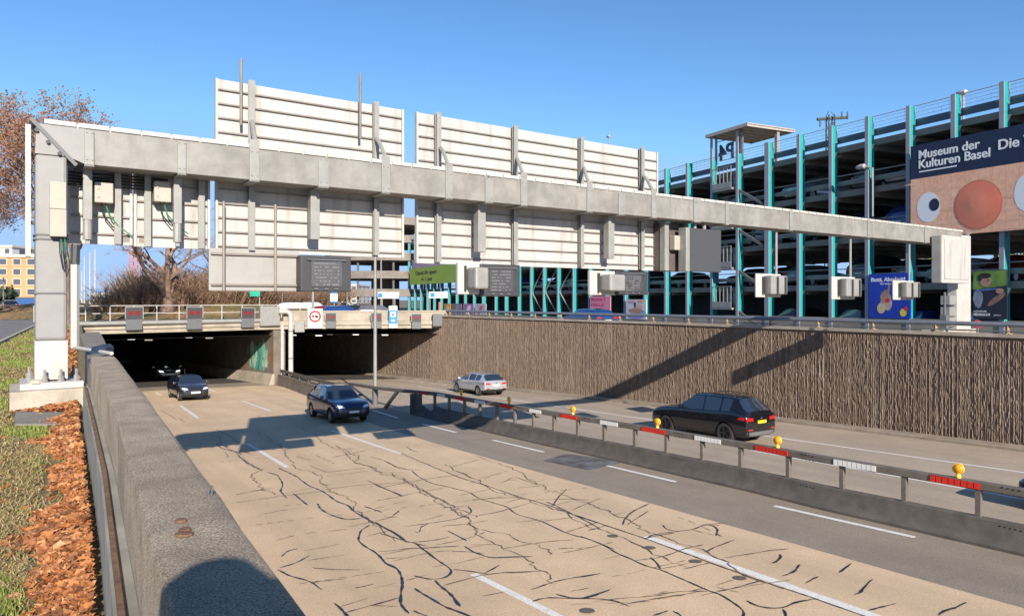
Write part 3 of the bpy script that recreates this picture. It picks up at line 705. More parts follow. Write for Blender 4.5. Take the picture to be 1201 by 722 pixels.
for a_, b_ in [(980, 1030), (817, 848), (706, 727), (623, 637), (559, 571), (515, 524)]: reflect(a_, b_, M_WREF, M_LGREY)
# splice plates with bolts
for px in (1188, 950, 798, 690, 610):
    c, d2 = rail_at(rail_px(px)); u = Vector((d2.x, d2.y, 0)).normalized(); s_ = Vector((u.y, -u.x, 0))
    if (Vector((c.x, c.y, 0))).dot(s_) > 0: s_ = -s_
    mb = MB(); zg = road_z(c.x, c.y)
    for i in range(5):
        for j in range(3):
            b0 = Vector((c.x, c.y, zg+.26+j*.09))+s_*(.115-.02*j*.2)+u*(i-2)*.09
            mb.lathe(b0, s_, [(0, 0), (.016, 0), (.014, .012), (0, .013)], 6)
    for i in range(4):
        for j in range(2):
            mb.lathe(c+s_*.086+u*(i-1.5)*.1+Vector((0, 0, .06+.12*j)), s_, [(0, 0), (.016, 0), (.014, .012), (0, .013)], 6)
    mb.build('splice_bolts', M_BLACK, t)
# amber lamps on the rail
M_LAMPH = mat('lamp_housing_yellow', (.80, .50, .04), .4)
lamps = [(1124, 'nearest the right edge of the picture'), (912, 'second from the right'), (771, 'third from the right'), (672, 'fourth from the right'), (597, 'fifth from the right'), (541, 'leftmost, below the silver estate')]
for i, (px, wh) in enumerate(lamps):
    c, d2 = rail_at(rail_px(px)); u = Vector((d2.x, d2.y, 0)).normalized(); s_ = Vector((u.y, -u.x, 0))
    if (Vector((c.x, c.y, 0))).dot(s_) > 0: s_ = -s_
    zb = c.z+.22
    if i == 0:
        t0 = thing(W, 'warning_lamp', 'amber lamp on the median barrier rail, '+wh, 'warning lamp', (c.x, c.y, zb), 'amber lamps on the median barrier')
        mb = MB(); mb.lathe((c.x, c.y, zb), (0, 0, 1), [(0, 0), (.055, 0), (.05, .05), (.035, .07), (.04, .10), (0, .10)], 12); mb.build('lamp_base', M_LAMPH, t0, smooth=True)
        mb = MB(); pr = [(math.sin(k*math.pi/8)*.10, -math.cos(k*math.pi/8)*.06) for k in range(9)]
        mb.lathe((c.x, c.y, zb+.185), s_, pr, 18); mb.build('lens', M_AMBER, t0, smooth=True)
        mb = MB(); mb.lathe((c.x, c.y, zb+.185), s_, [(.094, -.025), (.112, -.025), (.112, .025), (.094, .025)], 18); mb.build('lens_ring', M_LAMPH, t0, smooth=True)
    else:
        dup(t0, (c.x, c.y, zb), 0, 'amber lamp on the median barrier rail, '+wh)
# ================================================================== GANTRY
zb, zt_ = E+2.12, E+2.68
GZ = lambda px, py, off=0: G.z(px, py, off)
GT = lambda px, off=0: G.t(px, off)
t = thing(G, 'sign_gantry', 'long grey steel gantry on a white footed post, spanning the sunken road', 'gantry', (GT(60), .3, .37))
tl, tr = GT(41), GT(79)
# left post
mb = MB(); mb.bevbox(tl, tr, 0, .5, 1.0, zb+.1, .05); mb.build('post', M_POST, t)
mb = MB(); mb.box(tl-.004, tr+.004, -.004, .504, .40, 1.0); mb.build('post_foot', M_WHITE, t)
for z_, w_ in ((1.72, .012), (2.62, .016), (2.555, .016)): mb = MB(); mb.box(tl-w_, tr+w_, -w_, .5+w_, z_, z_+.028); mb.build('post_band', M_MGREY, t)
mb = MB(); mb.bevbox(GT(23), GT(97), -.24, .74, .28, .375, .01); mb.build('base_plate', M_WHITE, t)
for px in (35, 52, 71, 89):
    for off in (-.12, .62):
        if off > 0 and 40 < px < 80: pass
        x = GT(px); mb = MB()
        mb.lathe((x, off, .375), (0, 0, 1), [(0, 0), (.055, 0), (.055, .02), (.04, .02), (.04, .09), (.022, .09), (.022, .19), (0, .19)], 6); mb.build('anchor_bolt', M_LGREY, t)
mb = MB(); mb.lathe((GT(42), -.16, .375), (0, 0, 1), [(0, .06), (.07, .05), (.11, .0)], 9); mb.build('sand_heap', M_PLINTH, t)
# knee with diagonal joint flange
kl, kr = tl, GT(80)
mb = MB(); mb.prism([(tl, 0, zb+.1), (tr, 0, zb+.1), (tr+.25, 0, zb), (tr+.25, 0, zt_), (tl+.02, 0, zt_)], (0, .5, 0)); mb.build('knee', M_POST, t)
mb = MB(); p0, p1 = Vector((tl-.05, -.03, zt_+.06)), Vector((tr+.12, -.03, zb-.03)); dv = (p1-p0).normalized(); nv = Vector((dv.z, 0, -dv.x))*.028
mb.prism([p0-nv, p1-nv, p1+nv, p0+nv], (0, .56, 0)); mb.build('joint_flange', M_MGREY, t)
for f_ in (.2, .45, .7):
    c = p0.lerp(p1, f_); mb = MB(); mb.lathe((c.x-.05, -.03, c.z-.04), (0, -1, 0), [(0, .02), (.03, .02), (.03, 0)], 6); mb.build('joint_bolt', M_DGREY, t)
# beam
te = GT(1128)
mb = MB(); mb.bevbox(tr+.25, te, 0, .55, zb, zt_, .012); mb.build('beam', M_STEEL, t)
for px in (573, 820): mb = MB(); x = GT(px); mb.box(x-.018, x+.018, -.02, .57, zb-.02, zt_+.02); mb.build('beam_joint', M_MGREY, t)
# white perforated cable cover on top: one long mesh with comb edges
mb = MB(); x0 = GT(52); mb.box(x0, te, .02, .53, zt_+.004, zt_+.07)
k = x0
while k < te-.3:
    mb.box(k, k+.42, -.012, .018, zt_+.012, zt_+.082); k += .45
mb.build('cable_cover', M_WHITE, t)
mb = MB(); mb.box(tl-.12, tl-.05, .1, .34, 2.3, zb+.55); mb.build('side_cable_cover', M_WHITE, t)
for z in (2.36, 2.8, 3.2, 3.6, 4.0): mb = MB(); mb.box(tl-.05, tl, .15, .29, z, z+.05); mb.build('cover_bracket', M_DGREY, t)
# white cabinet on the post with hanging cables
mb = MB(); mb.bevbox(GT(58), GT(77.5), -.16, -.004, 2.60, 3.02, .01); mb.bevbox(GT(58), GT(77.5), -.10, -.004, 3.03, 3.45, .01); mb.build('post_cabinet', mat('cream_cabinet', (.42, .38, .31), .5, var=.15, scale=3), t)
MCAB = mat('cable_black', (.02, .02, .022), .5); MCG = mat('cable_green', (.05, .22, .1), .5)
for k, (m_, l_) in enumerate([(MCAB, .5), (MCG, .38), (MCAB, .62), (MCG, .3), (MCAB, .45)]):
    x = GT(69+k*2.2); mb = MB()
    mb.tube([(x, -.08, 2.6), (x+.01, -.09, 2.6-l_*.5), (x+.05, -.07, 2.6-l_), (x+.10, -.03, 2.6-l_*.7)], .008, 5); mb.build('cable', m_, t, smooth=True)
# clamps (light plates round the beam)
def clamp(px, w=.075, top=.12):
    x = GT(px); mb = MB(); mb.bevbox(x-w, x+w, -.035, -.002, zb-.03, zt_+top, .006)
    mb.box(x-w, x+w, -.035, .585, zb-.03, zb-.004)
    for zz in (zb+.08, zt_-.05):
        for sx in (-.6, .6): mb.lathe((x+sx*w, -.035, zz), (0, -1, 0), [(0, .015), (.015, .015), (.015, 0)], 6)
    mb.build('beam_clamp', M_LGREY, t)
for px in (104.5, 213): clamp(px, .065, -.02)
for px in (379, 573, 728): clamp(px, .10, -.04)
for px in (298, 452, 526, 614, 691, 766): clamp(px, .085, .16)
for px in (815, 819, 852, 927, 1018, 1085): clamp(px, .07, .06)
# hangers below the beam
def hanger(px, z0, r=.065, foot=True):
    x = GT(px); mb = MB(); mb.bevbox(x-r, x+r, .33, .33+2*r, z0+.32, zb-.004, .008)
    if foot: mb.tube([(x, .33+r, z0+.32), (x, .33+r, z0)], r*1.05, 10); mb.box(x-r*.5, x+r*.5, .33+r*.6, .33+r*1.4, z0-.07, z0)
    mb.build('hanger', M_LGREY, t)
hanger(105, E+.96); hanger(213, E+.98); hanger(377, E+.82, .09, False); hanger(575, E+.72, .10, False); hanger(728, E+.70, .10, False)
# right leg
xr0, xr1 = GT(1123, .05), GT(1139, .05)
mb = MB(); mb.bevbox(xr0, xr1, .05, .45, -.45, zt_-.1, .04); mb.build('right_post', M_WHITE, t)
mb = MB(); mb.bevbox(GT(1104), GT(1142), -.1, .75, -.45, .42, .02); mb.build('right_footing', M_PLINTH, t)
for z in (.55, .95, 1.4): mb = MB(); mb.bevbox(xr0-.55, xr0-.02, .1, .45, z, z+.36, .01); mb.build('junction_box', M_LGREY, t)
mb = MB(); mb.tube([(xr0-.75, .2, -.3), (xr0-.75, .2, 1.9)], .05, 8); mb.bevbox(xr0-.9, xr0-.6, .08, .32, .3, 1.0, .01); mb.build('conduit', M_MGREY, t)
p0, p1 = Vector((xr0+.35, .2, zt_-.65)), Vector((xr1+.25, .2, zt_+.05))
mb = MB(); mb.prism([p0, p0+Vector((.09, 0, 0)), p1+Vector((.09, 0, 0)), p1], (0, .1, 0)); mb.build('corner_brace', M_LGREY, t)

# plinth under the post, and concrete slab
mb = MB(); mb.bevbox(GT(11), GT(106, -.35), -.38, .95, -.1, .28, .02)
single(G, mb, 'post_plinth', M_PLINTH, 'pale concrete plinth under the white foot of the gantry post', 'plinth')
s0 = [GR(17, 499), GR(84, 499), GR(84, 477), GR(19, 477)]
mb = MB(); mb.prism([p+Vector((0, 0, -.05)) for p in s0], (0, 0, .075))
o = mb.build('cover_slab', mat('slab_grey', (.235, .22, .195), .9, var=.25, scale=4, speckle=.2)); tag(o, 'flat grey concrete cover slab in the grass before the gantry plinth', 'slab')
# white gauge pipe beside the post, lying over the wall
a = P(88, 412, 10.3); mb = MB()
t2 = thing(W, 'drain_pipe', 'white L shaped pipe standing beside the gantry post and lying across the wall', 'pipe', (a.x, a.y, 0))
b = P(131, 410.5, 9.15); a2 = P(87.5, 299, 10.3)
mb.bevbox(a.x-.045, a.x+.045, a.y-.04, a.y+.04, .93, E+.50, .01); mb.tube([(a.x-.04, a.y+.02, .945), (b.x, b.y, .945)], .024, 8); mb.build('pipe', M_WHITE, t2)
mb = MB(); mb.tube([(a.x, a.y, E+.5), (a.x+.01, a.y, E+.78)], .06, 8); mb.build('pipe_sleeve', M_DGREY, t2)
c = P(114, 409, 9.45); mb = MB(); mb.prism([(c.x-.10, c.y-.0, .92), (c.x+.11, c.y+.0, .92), (c.x+.10, c.y+.02, 1.0), (c.x+.05, c.y+.03, 1.04), (c.x-.09, c.y+.04, 1.0)], (.02, .16, 0)); mb.build('pipe_hood', mat('hood_navy', (.02, .03, .055), .4), t2)

# ---- sign panels (seen from behind)
def panel(name, label, px0, px1, z0, z1, off, posts, ribs, group='backs of the overhead signs', boxes=()):
    x0, x1 = GT(px0, off), GT(px1, off)
    t = thing(G, 'overhead_sign', label, 'road sign', ((x0+x1)/2, off, z0), group)
    mb = MB(); mb.box(x0, x1, off, off+.03, z0, z1); mb.build('sheet', M_PANEL, t)
    for xa, xb in ((x0-.012, x0+.03), (x1-.03, x1+.012)): mb = MB(); mb.box(xa, xb, off-.05, off+.04, z0, z1); mb.build('edge_frame', M_WHITE, t)
    mb = MB()
    for z in ribs:
        mb.box(x0+.032, x1-.032, off-.045, off-.002, z-.008, z+.004)
        mb.box(x0+.032, x1-.032, off-.045, off-.036, z-.024, z-.008)
    mb.build('stiffening_ribs', M_RIB, t)
    for px, za, zc, w in posts:
        x = GT(px, off-.12); mb = MB()
        mb.box(x-w, x+w, off-.16, off-.15, za, zc); mb.box(x-w*.18, x+w*.18, off-.15, off-.08, za, zc); mb.box(x-w, x+w, off-.09, off-.075, za, zc)
        mb.build('support_post', M_LGREY, t)
    return t, x0, x1
rb = lambda a, b, st=.262: [a+st*k for k in range(int((b-a)/st)+1)]
OFF = .75
t1, x0, x1 = panel('a', 'short lower sign back next to the gantry post, leftmost of the sign backs', 80, 154, E+.915, E+2.5, OFF, [(138, E+.92, E+2.5, .05)], rb(E+1.1, E+2.4, .3))
t3, x0, x1 = panel('b', 'short lower sign back with a grey junction box, second from the left', 157.5, 245, E+.90, E+2.5, OFF, [(173, E+.9, E+2.5, .05), (236, E+.9, E+2.5, .05)], rb(E+1.1, E+2.4, .3))
t4, x0, x1 = panel('c', 'tall white sign back rising above the beam, left of the two tall ones', 253, 472, E+.87, E+4.04, OFF, [(295, E+.9, E+4.08, .055), (441, E+.9, E+4.08, .055)], rb(E+.98, E+4.03))
t5, x0, x1 = panel('d', 'long white sign back rising above the beam in the middle of the gantry', 488, 770, E+.77, E+4.04, OFF, [(514, E+.8, E+4.08, .06), (604, E+.8, E+4.08, .06), (682, E+.8, E+4.08, .06), (753, E+.8, E+4.08, .06)], rb(E+.92, E+4.03))
# curved bracket arms
for tt, lst in ((t4, [(295, 300), (441, 453)]), (t5, [(516, 527), (605.5, 615), (684, 692), (754, 767)])):
    for pa, pb in lst:
        xa, xb = GT(pa, .6), GT(pb, .0)
        mb = MB()
        pts = [Vector((xa, .58, zt_+.62)), Vector((xa*.6+xb*.4, .40, zt_+.52)), Vector((xb*.8+xa*.2, .22, zt_+.36)), Vector((xb, .05, zt_+.16)), Vector((xb, .0, zt_+.08))]
        mb.tube(pts, .045, 6); mb.build('bracket_arm', M_LGREY, tt)
# thin poles on the tall left panel
for px, z0, z1, off in ((282.5, E+3.2, E+4.42, .55), (422.5, E+3.25, E+4.58, .55)):
    x = GT(px, off); mb = MB(); mb.tube([(x, off, z0), (x, off, z1)], .028, 7); mb.build('thin_pole', M_RIB, t4)
# junction boxes on the small panels
for tt, px0, px1, py0, py1 in ((t1, 111, 133, 213, 237), (t3, 181, 201, 212, 236)):
    off = .45; x0, x1 = GT(px0, off), GT(px1, off); mb = MB(); mb.bevbox(x0, x1, off, off+.25, GZ(px0, py1, off), GZ(px0, py0, off), .012)
    for zz in (.3, .7):
        z = GZ(px0, py1, off)*(1-zz)+GZ(px0, py0, off)*zz; mb.lathe((x0+.05, off, z), (0, -1, 0), [(0, .015), (.02, .015), (.02, 0)], 8)
    jb = mb.build('junction_box', mat('box_beige', (.42, .38, .32), .5, var=.15, scale=5), tt)
    xm = (x0+x1)/2; z0 = GZ(px0, py1, off)
    for k, m_ in enumerate((MCAB, MCG)):
        mb = MB(); mb.tube([(xm+k*.06-.03, off+.1, z0), (xm+k*.09, off+.12, z0-.2), (xm+.14+k*.1, off+.15, z0-.38), (xm+.3+k*.14, off+.18, z0-.42-k*.1)], .012, 5); mb.build('cable', m_, jb, smooth=True)
# cable bundle under the beam at left
mb = MB()
for k in range(5):
    z = zb-.05-.05*k; mb.tube([(GT(82), .62, z), (GT(110), .60, z-.02*math.sin(k)), (GT(140), .62, z+.015), (GT(205), .62, z+.01)], .016, 5)
mb.build('cable_bundle', MCAB, t1, smooth=True)
# little stickers
for px, tt in ((148, t1), (166, t3), (243, t3)):
    off = OFF-.003; x = GT(px, off); mb = MB(); mb.box(x-.045, x+.045, off-.002, off, E+.97, E+1.07); mb.build('sticker', M_RIB, tt)

# ---- dark message sign beside grey sign back
def boxsign(name, label, px0, px1, py0, py1, off, th, m, cat, side=None, group=None):
    x0, x1 = GT(px0, off), GT(px1, off); xm = (px0+px1)/2
    z0, z1 = GZ(xm, py1, off), GZ(xm, py0, off)
    t = thing(G, name, label, cat, ((x0+x1)/2, off, z0), group)
    mb = MB(); mb.bevbox(x0, x1, off, off+th, z0, z1, .02); mb.build('housing', m, t)
    return t, x0, x1, z0, z1
t6, x0, x1, z0, z1 = boxsign('sign_board', 'light grey back of a wide sign board held by two thin poles', 245, 351, 292.5, 341.5, .66, .06, mat('board_back', (.34, .325, .30), .5, var=.12, scale=2, stain=.4, stcol=(.24, .215, .19), stscale=2), 'road sign')
mb = MB()
for zz in (z1-.10, z0+.12): mb.box(x0+.03, x1-.03, .61, .659, zz-.02, zz+.02)
mb.build('back_rail', M_RIB, t6)
for px, za in ((262.5, 236), (323, 240)):
    x = GT(px, .55); mb = MB(); mb.tube([(x, .55, GZ(px, 341, .55)), (x, .55, GZ(px, za, .55))], .028, 8); mb.build('thin_pole', M_RIB, t6)
def vms(label, px0, px1, py0, py1, off=.40, th=.28):
    t, x0, x1, z0, z1 = boxsign('message_sign', label, px0, px1, py0, py1, off, th, M_DGREY, 'message sign', group='dark matrix signs under the gantry beam')
    w, h = x1-x0, z1-z0
    mb = MB(); mb.box(x0+w*.20, x1-w*.20, off-.02, off-.001, z0+h*.14, z1-h*.14); mb.build('screen', M_SCREEN, t)
    for k in range(3): mb = MB(); mb.box(x0+w*(.25+.2*k), x0+w*(.33+.2*k), off-.03, off-.001, z0+h*.06, z0+h*.10); mb.build('vent', M_MGREY, t)
    mb = MB(); mb.box(x0+w*.12, x1-w*.12, off-.05, off-.021, z1-h*.13, z1-h*.10); mb.build('visor', M_MGREY, t)
    # row dots of the matrix
    mb = MB(); nx, nz = 14, 7
    for i in range(nx):
        for k in range(nz):
            if rnd.random() < .6:
                cx_, cz_ = x0+w*(.27+.46*i/(nx-1)), z0+h*(.2+.58*k/(nz-1)); mb.box(cx_-.012, cx_+.012, off-.024, off-.0205, cz_-.012, cz_+.012)
    mb.build('matrix_dots', mat('led_dots', (.2, .2, .21), .3), t)
    return t
vms('dark matrix sign beside the light grey sign board, leftmost of the dark signs', 352.5, 412, 300, 342)
vms('dark matrix sign hanging left of the middle, beside a pale backed box', 564, 610, 310, 347.5)
vms('dark matrix sign above a small pink and white poster, third from the left', 723, 760, 318, 345.5)
def backbox(label, px0, px1, py0, py1, off=.40):
    t, x0, x1, z0, z1 = boxsign('signal_box', label, px0, px1, py0, py1, off+.06, .10, M_WHITE, 'signal box', group='pale signal boxes under the beam')
    w, h = x1-x0, z1-z0
    mb = MB(); mb.bevbox(x0+w*.35, x1-w*.05, off-.35, off+.05, z0+h*.16, z1-h*.16, .05); mb.build('rear_housing', M_LGREY, t)
    mb = MB(); mb.box(x0+w*.27, x0+w*.31, off-.02, off+.059, z0+h*.1, z1-h*.1); mb.build('hinge_rail', M_DGREY, t)
    return t
backbox('pale rear box attached left of the middle dark matrix sign', 537, 563.5, 308, 345)
backbox('pale rear box attached left of the dark sign above the pink poster', 692, 722.5, 317.5, 346)
# big blank dark board and dim board
t7, x0, x1, z0, z1 = boxsign('blank_sign', 'large plain dark grey sign board hanging right of the middle', 808, 846, 268.5, 319, .1, .05, mat('blank_dark', (.065, .066, .071), .5, var=.08, scale=3), 'road sign')
mb = MB(); mb.bevbox(x0-.16, x0-.005, .06, .34, z0-.0, z1, .015); mb.build('side_box', M_LGREY, t7)
for dx in (.35, .75): mb = MB(); mb.tube([(x0+dx, .2, z1), (x0+dx, .2, zb)], .05, 8); mb.build('hanger', M_LGREY, t7)
t7, x0, x1, z0, z1 = boxsign('framed_sign', 'brownish shaded sign box in a steel frame beside the long white sign back', 774, 803, 262, 318, .5, .3, mat('brown_box', (.11, .095, .085), .6, var=.3, scale=3), 'road sign')
mb = MB(); mb.bevbox(x0-.02, x0+.14, .3, .49, z0, z1, .01); mb.box(x1-.1, x1, .36, .49, z0, z1); mb.build('frame_post', M_LGREY, t7)
mb = MB(); mb.bevbox(x0+.35, x1-.12, .28, .49, z1-.75, z1-.35, .02); mb.build('junction_box', mat('box_beige', (.62, .57, .50)), t7)
# small hung lane signals
for i, (px0, px1, py0, py1, pole, lab) in enumerate([(887, 916, 321, 348.5, 911, 'leftmost of the three small white signal boxes on thin rods'), (976, 1003, 324.5, 351, 998, 'middle of the three small white signal boxes on thin rods'), (1048, 1072, 329, 351.5, 1067, 'small white signal box on a thin rod in front of the blue poster')]):
    t8, x0, x1, z0, z1 = boxsign('hung_signal', lab, px0, px1, py0, py1, .15, .06, M_WHITE, 'signal box', group='white signal boxes hung on rods')
    w, h = x1-x0, z1-z0
    mb = MB(); mb.bevbox(x0+w*.30, x1-w*.04, -.12, .149, z0+h*.12, z1-h*.08, .04); mb.build('rear_housing', M_LGREY, t8)
    for xa, ya, yb in ((x0+w*.22, .04, .149), (x0+w*.5, -.16, -.12), (x1-w*.18, -.16, -.12)): mb = MB(); mb.box(xa, xa+w*.05, ya, yb, z0+h*.15, z1-h*.13); mb.build('latch_bar', M_DGREY, t8)
    x = GT(pole, .2); mb = MB(); mb.tube([(x, .22, z1-.3), (x, .22, zb)], .04, 8); mb.build('rod', M_LGREY, t8)
# white cabinet sign at the right end
t9, x0, x1, z0, z1 = boxsign('end_sign', 'large white box sign back fixed to the right end of the gantry', 1105, 1137, 277, 332, -.42, .34, M_PANEL, 'road sign')
mb = MB(); mb.box(x0+.16, x1-.12, -.445, -.421, z0+.15, z1-.14); mb.build('cover_plate', M_PANEL, t9)
mb = MB()
for k in range(9):
    x = x0+.2+(x1-x0-.36)*k/8; mb.box(x-.004, x+.004, -.449, -.446, z0+.17, z1-.16)
mb.build('plate_ridges', M_WHITE, t9)
mb = MB(); mb.box(x0-.07, x0-.002, -.40, -.08, z0+.02, z1-.02); mb.build('side_face', M_LGREY, t9)
# tall thin lamp pole in the median
g = R(440, 474); Y = g.y; x = g.x
t = thing(W, 'lamp_pole', 'tall thin pale grey pole standing at the end of the median barrier', 'pole', tuple(g))
mb = MB(); mb.tube([g, (x, Y, P(440, 300, Y).z+.2)], .11, 10, True, .075); mb.build('pole', M_LGREY, t, smooth=True)
mb = MB(); mb.tube([(x, Y, g.z), (x, Y, g.z+.9)], .16, 10); mb.build('pole_base', M_MGREY, t, smooth=True)
# ================================================================== CARS
M_GLASS = mat('car_glass', (.022, .032, .05), .04, metal=.12, spec=1.0, coat=1.0)
M_CHROME = mat('chrome', (.6, .6, .6), .12, metal=1)
M_RIM = mat('alloy_rim', (.45, .45, .46), .25, metal=.8)
M_RIMD = mat('dark_rim', (.05, .05, .055), .3, metal=.6)
M_HL = mat('headlight_glass', (.72, .76, .8), .08, coat=1)
M_HLON = mat('headlight_lit', (.9, .9, .85), .1, emit=(1, .97, .9), estr=1.1)
M_TL = mat('tail_light_red', (.45, .012, .012), .12, coat=1)
M_PLATEW = mat('plate_white', (.75, .75, .72), .4)
M_PLATEY = mat('plate_yellow', (.80, .50, .03), .4)
M_GRILLE = mat('grille_black', (.012, .012, .013), .35)
def paint(name, c, metal=.0): return mat('paint_'+name, c, .22, metal=metal, coat=1.0)
PROF = {  # x from rear (-) to front (+) in metres: (x, zbot, zbelt, ztop, half width, roof half width, flag)
 'suv': [(-2.46, .42, .80, .86, .80, .70, ''), (-2.44, .34, .98, 1.06, .90, .80, ''), (-2.36, .28, 1.14, 1.27, .95, .80, 'rw'), (-1.88, .26, 1.21, 1.71, .975, .61, ''), (-1.68, .26, 1.205, 1.775, .98, .64, 'w'), (-1.28, .25, 1.185, 1.80, .99, .69, ''), (-1.20, .25, 1.185, 1.805, .99, .69, 'w'),
  (-.46, .25, 1.155, 1.815, .99, .70, ''), (-.38, .25, 1.155, 1.815, .99, .70, 'w'), (.18, .25, 1.14, 1.785, .99, .68, 'W'), (.98, .25, 1.12, 1.21, .985, .82, 'h'), (1.75, .26, 1.08, 1.165, .975, .80, 'h'), (2.2, .28, .97, 1.06, .94, .76, ''), (2.40, .32, .84, .90, .86, .68, ''), (2.46, .40, .66, .70, .74, .6, '')],
 'wagon': [(-2.30, .42, .74, .80, .76, .66, ''), (-2.28, .32, .88, .96, .85, .74, ''), (-2.2, .26, .93, 1.02, .89, .74, 'rw'), (-1.72, .22, .97, 1.40, .905, .60, ''), (-1.62, .22, .97, 1.42, .905, .61, 'w'), (-1.05, .2, .95, 1.45, .91, .63, ''), (-.98, .2, .95, 1.455, .91, .63, 'w'),
  (-.18, .2, .93, 1.47, .91, .64, ''), (-.1, .2, .93, 1.47, .91, .64, 'w'), (.45, .2, .92, 1.43, .91, .61, 'W'), (1.15, .2, .91, .98, .905, .74, 'h'), (1.65, .2, .87, .94, .89, .72, 'h'), (2.05, .22, .78, .86, .86, .68, ''), (2.26, .26, .68, .74, .77, .60, ''), (2.32, .34, .58, .62, .66, .52, '')],
 'hatch': [(-1.98, .40, .76, .82, .72, .64, ''), (-1.96, .30, .90, .98, .81, .70, ''), (-1.90, .25, .95, 1.06, .85, .70, 'rw'), (-1.62, .22, .97, 1.43, .86, .58, ''), (-1.52, .22, .97, 1.45, .86, .59, 'w'), (-.9, .2, .95, 1.485, .865, .61, ''), (-.82, .2, .95, 1.49, .865, .61, 'w'),
  (-.1, .2, .94, 1.50, .865, .61, ''), (-.02, .2, .94, 1.50, .865, .61, 'w'), (.40, .2, .93, 1.46, .865, .59, 'W'), (1.12, .2, .92, 1.0, .86, .70, 'h'), (1.45, .2, .86, .95, .845, .68, 'h'), (1.78, .22, .76, .84, .80, .62, ''), (1.94, .26, .66, .72, .71, .55, ''), (1.99, .34, .56, .60, .6, .46, '')],
}
WHEELS = {'suv': (-1.45, 1.52, .385), 'wagon': (-1.42, 1.39, .325), 'hatch': (-1.24, 1.28, .31)}
def ring(st):
    x, zb, zl, zt, w, wt, fl = st; zm = zb+(zl-zb)*.55
    h = [(0, zb), (w*.84, zb), (w*.965, zb+.10), (w, zm), (w*.965, zl-.015), (w*.93, zl+.03)]
    if zt-zl < .25: h += [(w*.86, zl+(zt-zl)*.62), (w*.55, zt-.012), (0, zt)]
    else: h += [(wt+.012, zt-.10), (wt*.86, zt-.022), (0, zt)]
    return [(x, y, z) for y, z in h]+[(x, -y, z) for y, z in h[-2:0:-1]]
def car_body(kind):
    """returns an evaluated mesh with material slots 0 paint 1 glass(screens) 2 side glass 3 dark"""
    sts = PROF[kind]; rings = [ring(s) for s in sts]; n = len(rings[0]); vs = [p for r in rings for p in r]; fs = []; mi = []
    for i in range(len(sts)-1):
        fl = sts[i][6]
        for k in range(n):
            kk = k if k < 8 else 15-k
            fs.append((i*n+k, (i+1)*n+k, (i+1)*n+(k+1) % n, i*n+(k+1) % n))
            m = 0
            if kk in (0,): m = 3
            elif kk == 1: m = 3
            elif kk == 5 and fl in ('w', 'W'): m = 2
            elif kk in (6, 7) and fl == 'W': m = 1
            elif kk in (6, 7) and fl == 'rw': m = 4
            mi.append(m)
    fs.append(tuple(range(n))); mi.append(0); fs.append(tuple((len(sts)-1)*n+k for k in range(n-1, -1, -1))); mi.append(0)
    me = bpy.data.meshes.new('car_tmp'); me.from_pydata(vs, [], fs); me.polygons.foreach_set('material_index', mi)
    for k in range(5): me.materials.append(None)
    bm = bmesh.new(); bm.from_mesh(me); bmesh.ops.recalc_face_normals(bm, faces=bm.faces[:])
    cr = bm.edges.layers.float.new('crease_edge')
    for e in bm.edges:
        ms = {f.material_index for f in e.link_faces}
        if len(ms) > 1 and (1 in ms or 2 in ms or 4 in ms): e[cr] = 1.0
    vc = bm.verts.layers.float.new('crease_vert')
    for v in bm.verts:
        if any(f.material_index == 2 for f in v.link_faces): v[vc] = .75
    bm.to_mesh(me); bm.free()
    o = bpy.data.objects.new('car_tmp', me); COL.objects.link(o)
    s = o.modifiers.new('s', 'SUBSURF'); s.levels = 2; s.render_levels = 2
    xr, xf, r = WHEELS[kind]; cm = MB()
    w = max(s_[4] for s_ in sts)
    for x in (xr, xf):
        for sd in (-1, 1):
            cm.lathe((x, sd*(w-.30), r-.01), (0, sd, 0), [(0, 0), (r*1.16, 0), (r*1.16, .5), (0, .5)], 28)
    cme = bpy.data.meshes.new('cut'); cme.from_pydata([v for v in cm.v], [], cm.f)
    bm = bmesh.new(); bm.from_mesh(cme); bmesh.ops.remove_doubles(bm, verts=bm.verts[:], dist=1e-5); bmesh.ops.recalc_face_normals(bm, faces=bm.faces[:]); bm.to_mesh(cme); bm.free()
    for k in range(5): cme.materials.append(None)
    cme.polygons.foreach_set('material_index', [3]*len(cme.polygons))
    c = bpy.data.objects.new('cut', cme); COL.objects.link(c)
    b = o.modifiers.new('b', 'BOOLEAN'); b.object = c; b.operation = 'DIFFERENCE'; b.solver = 'EXACT'
    bpy.context.view_layer.update()
    out = bpy.data.meshes.new_from_object(o.evaluated_get(bpy.context.evaluated_depsgraph_get()))
    bpy.data.objects.remove(o); bpy.data.objects.remove(c)
    return out
BODY = {}
def get_body(kind):
    if kind not in BODY: BODY[kind] = car_body(kind)
    return BODY[kind]
def sub_mesh(me, idx):
    b = bmesh.new(); b.from_mesh(me)
    bmesh.ops.delete(b, geom=[f for f in b.faces if f.material_index not in idx], context='FACES')
    out = bpy.data.meshes.new('part'); b.to_mesh(out); b.free(); return out
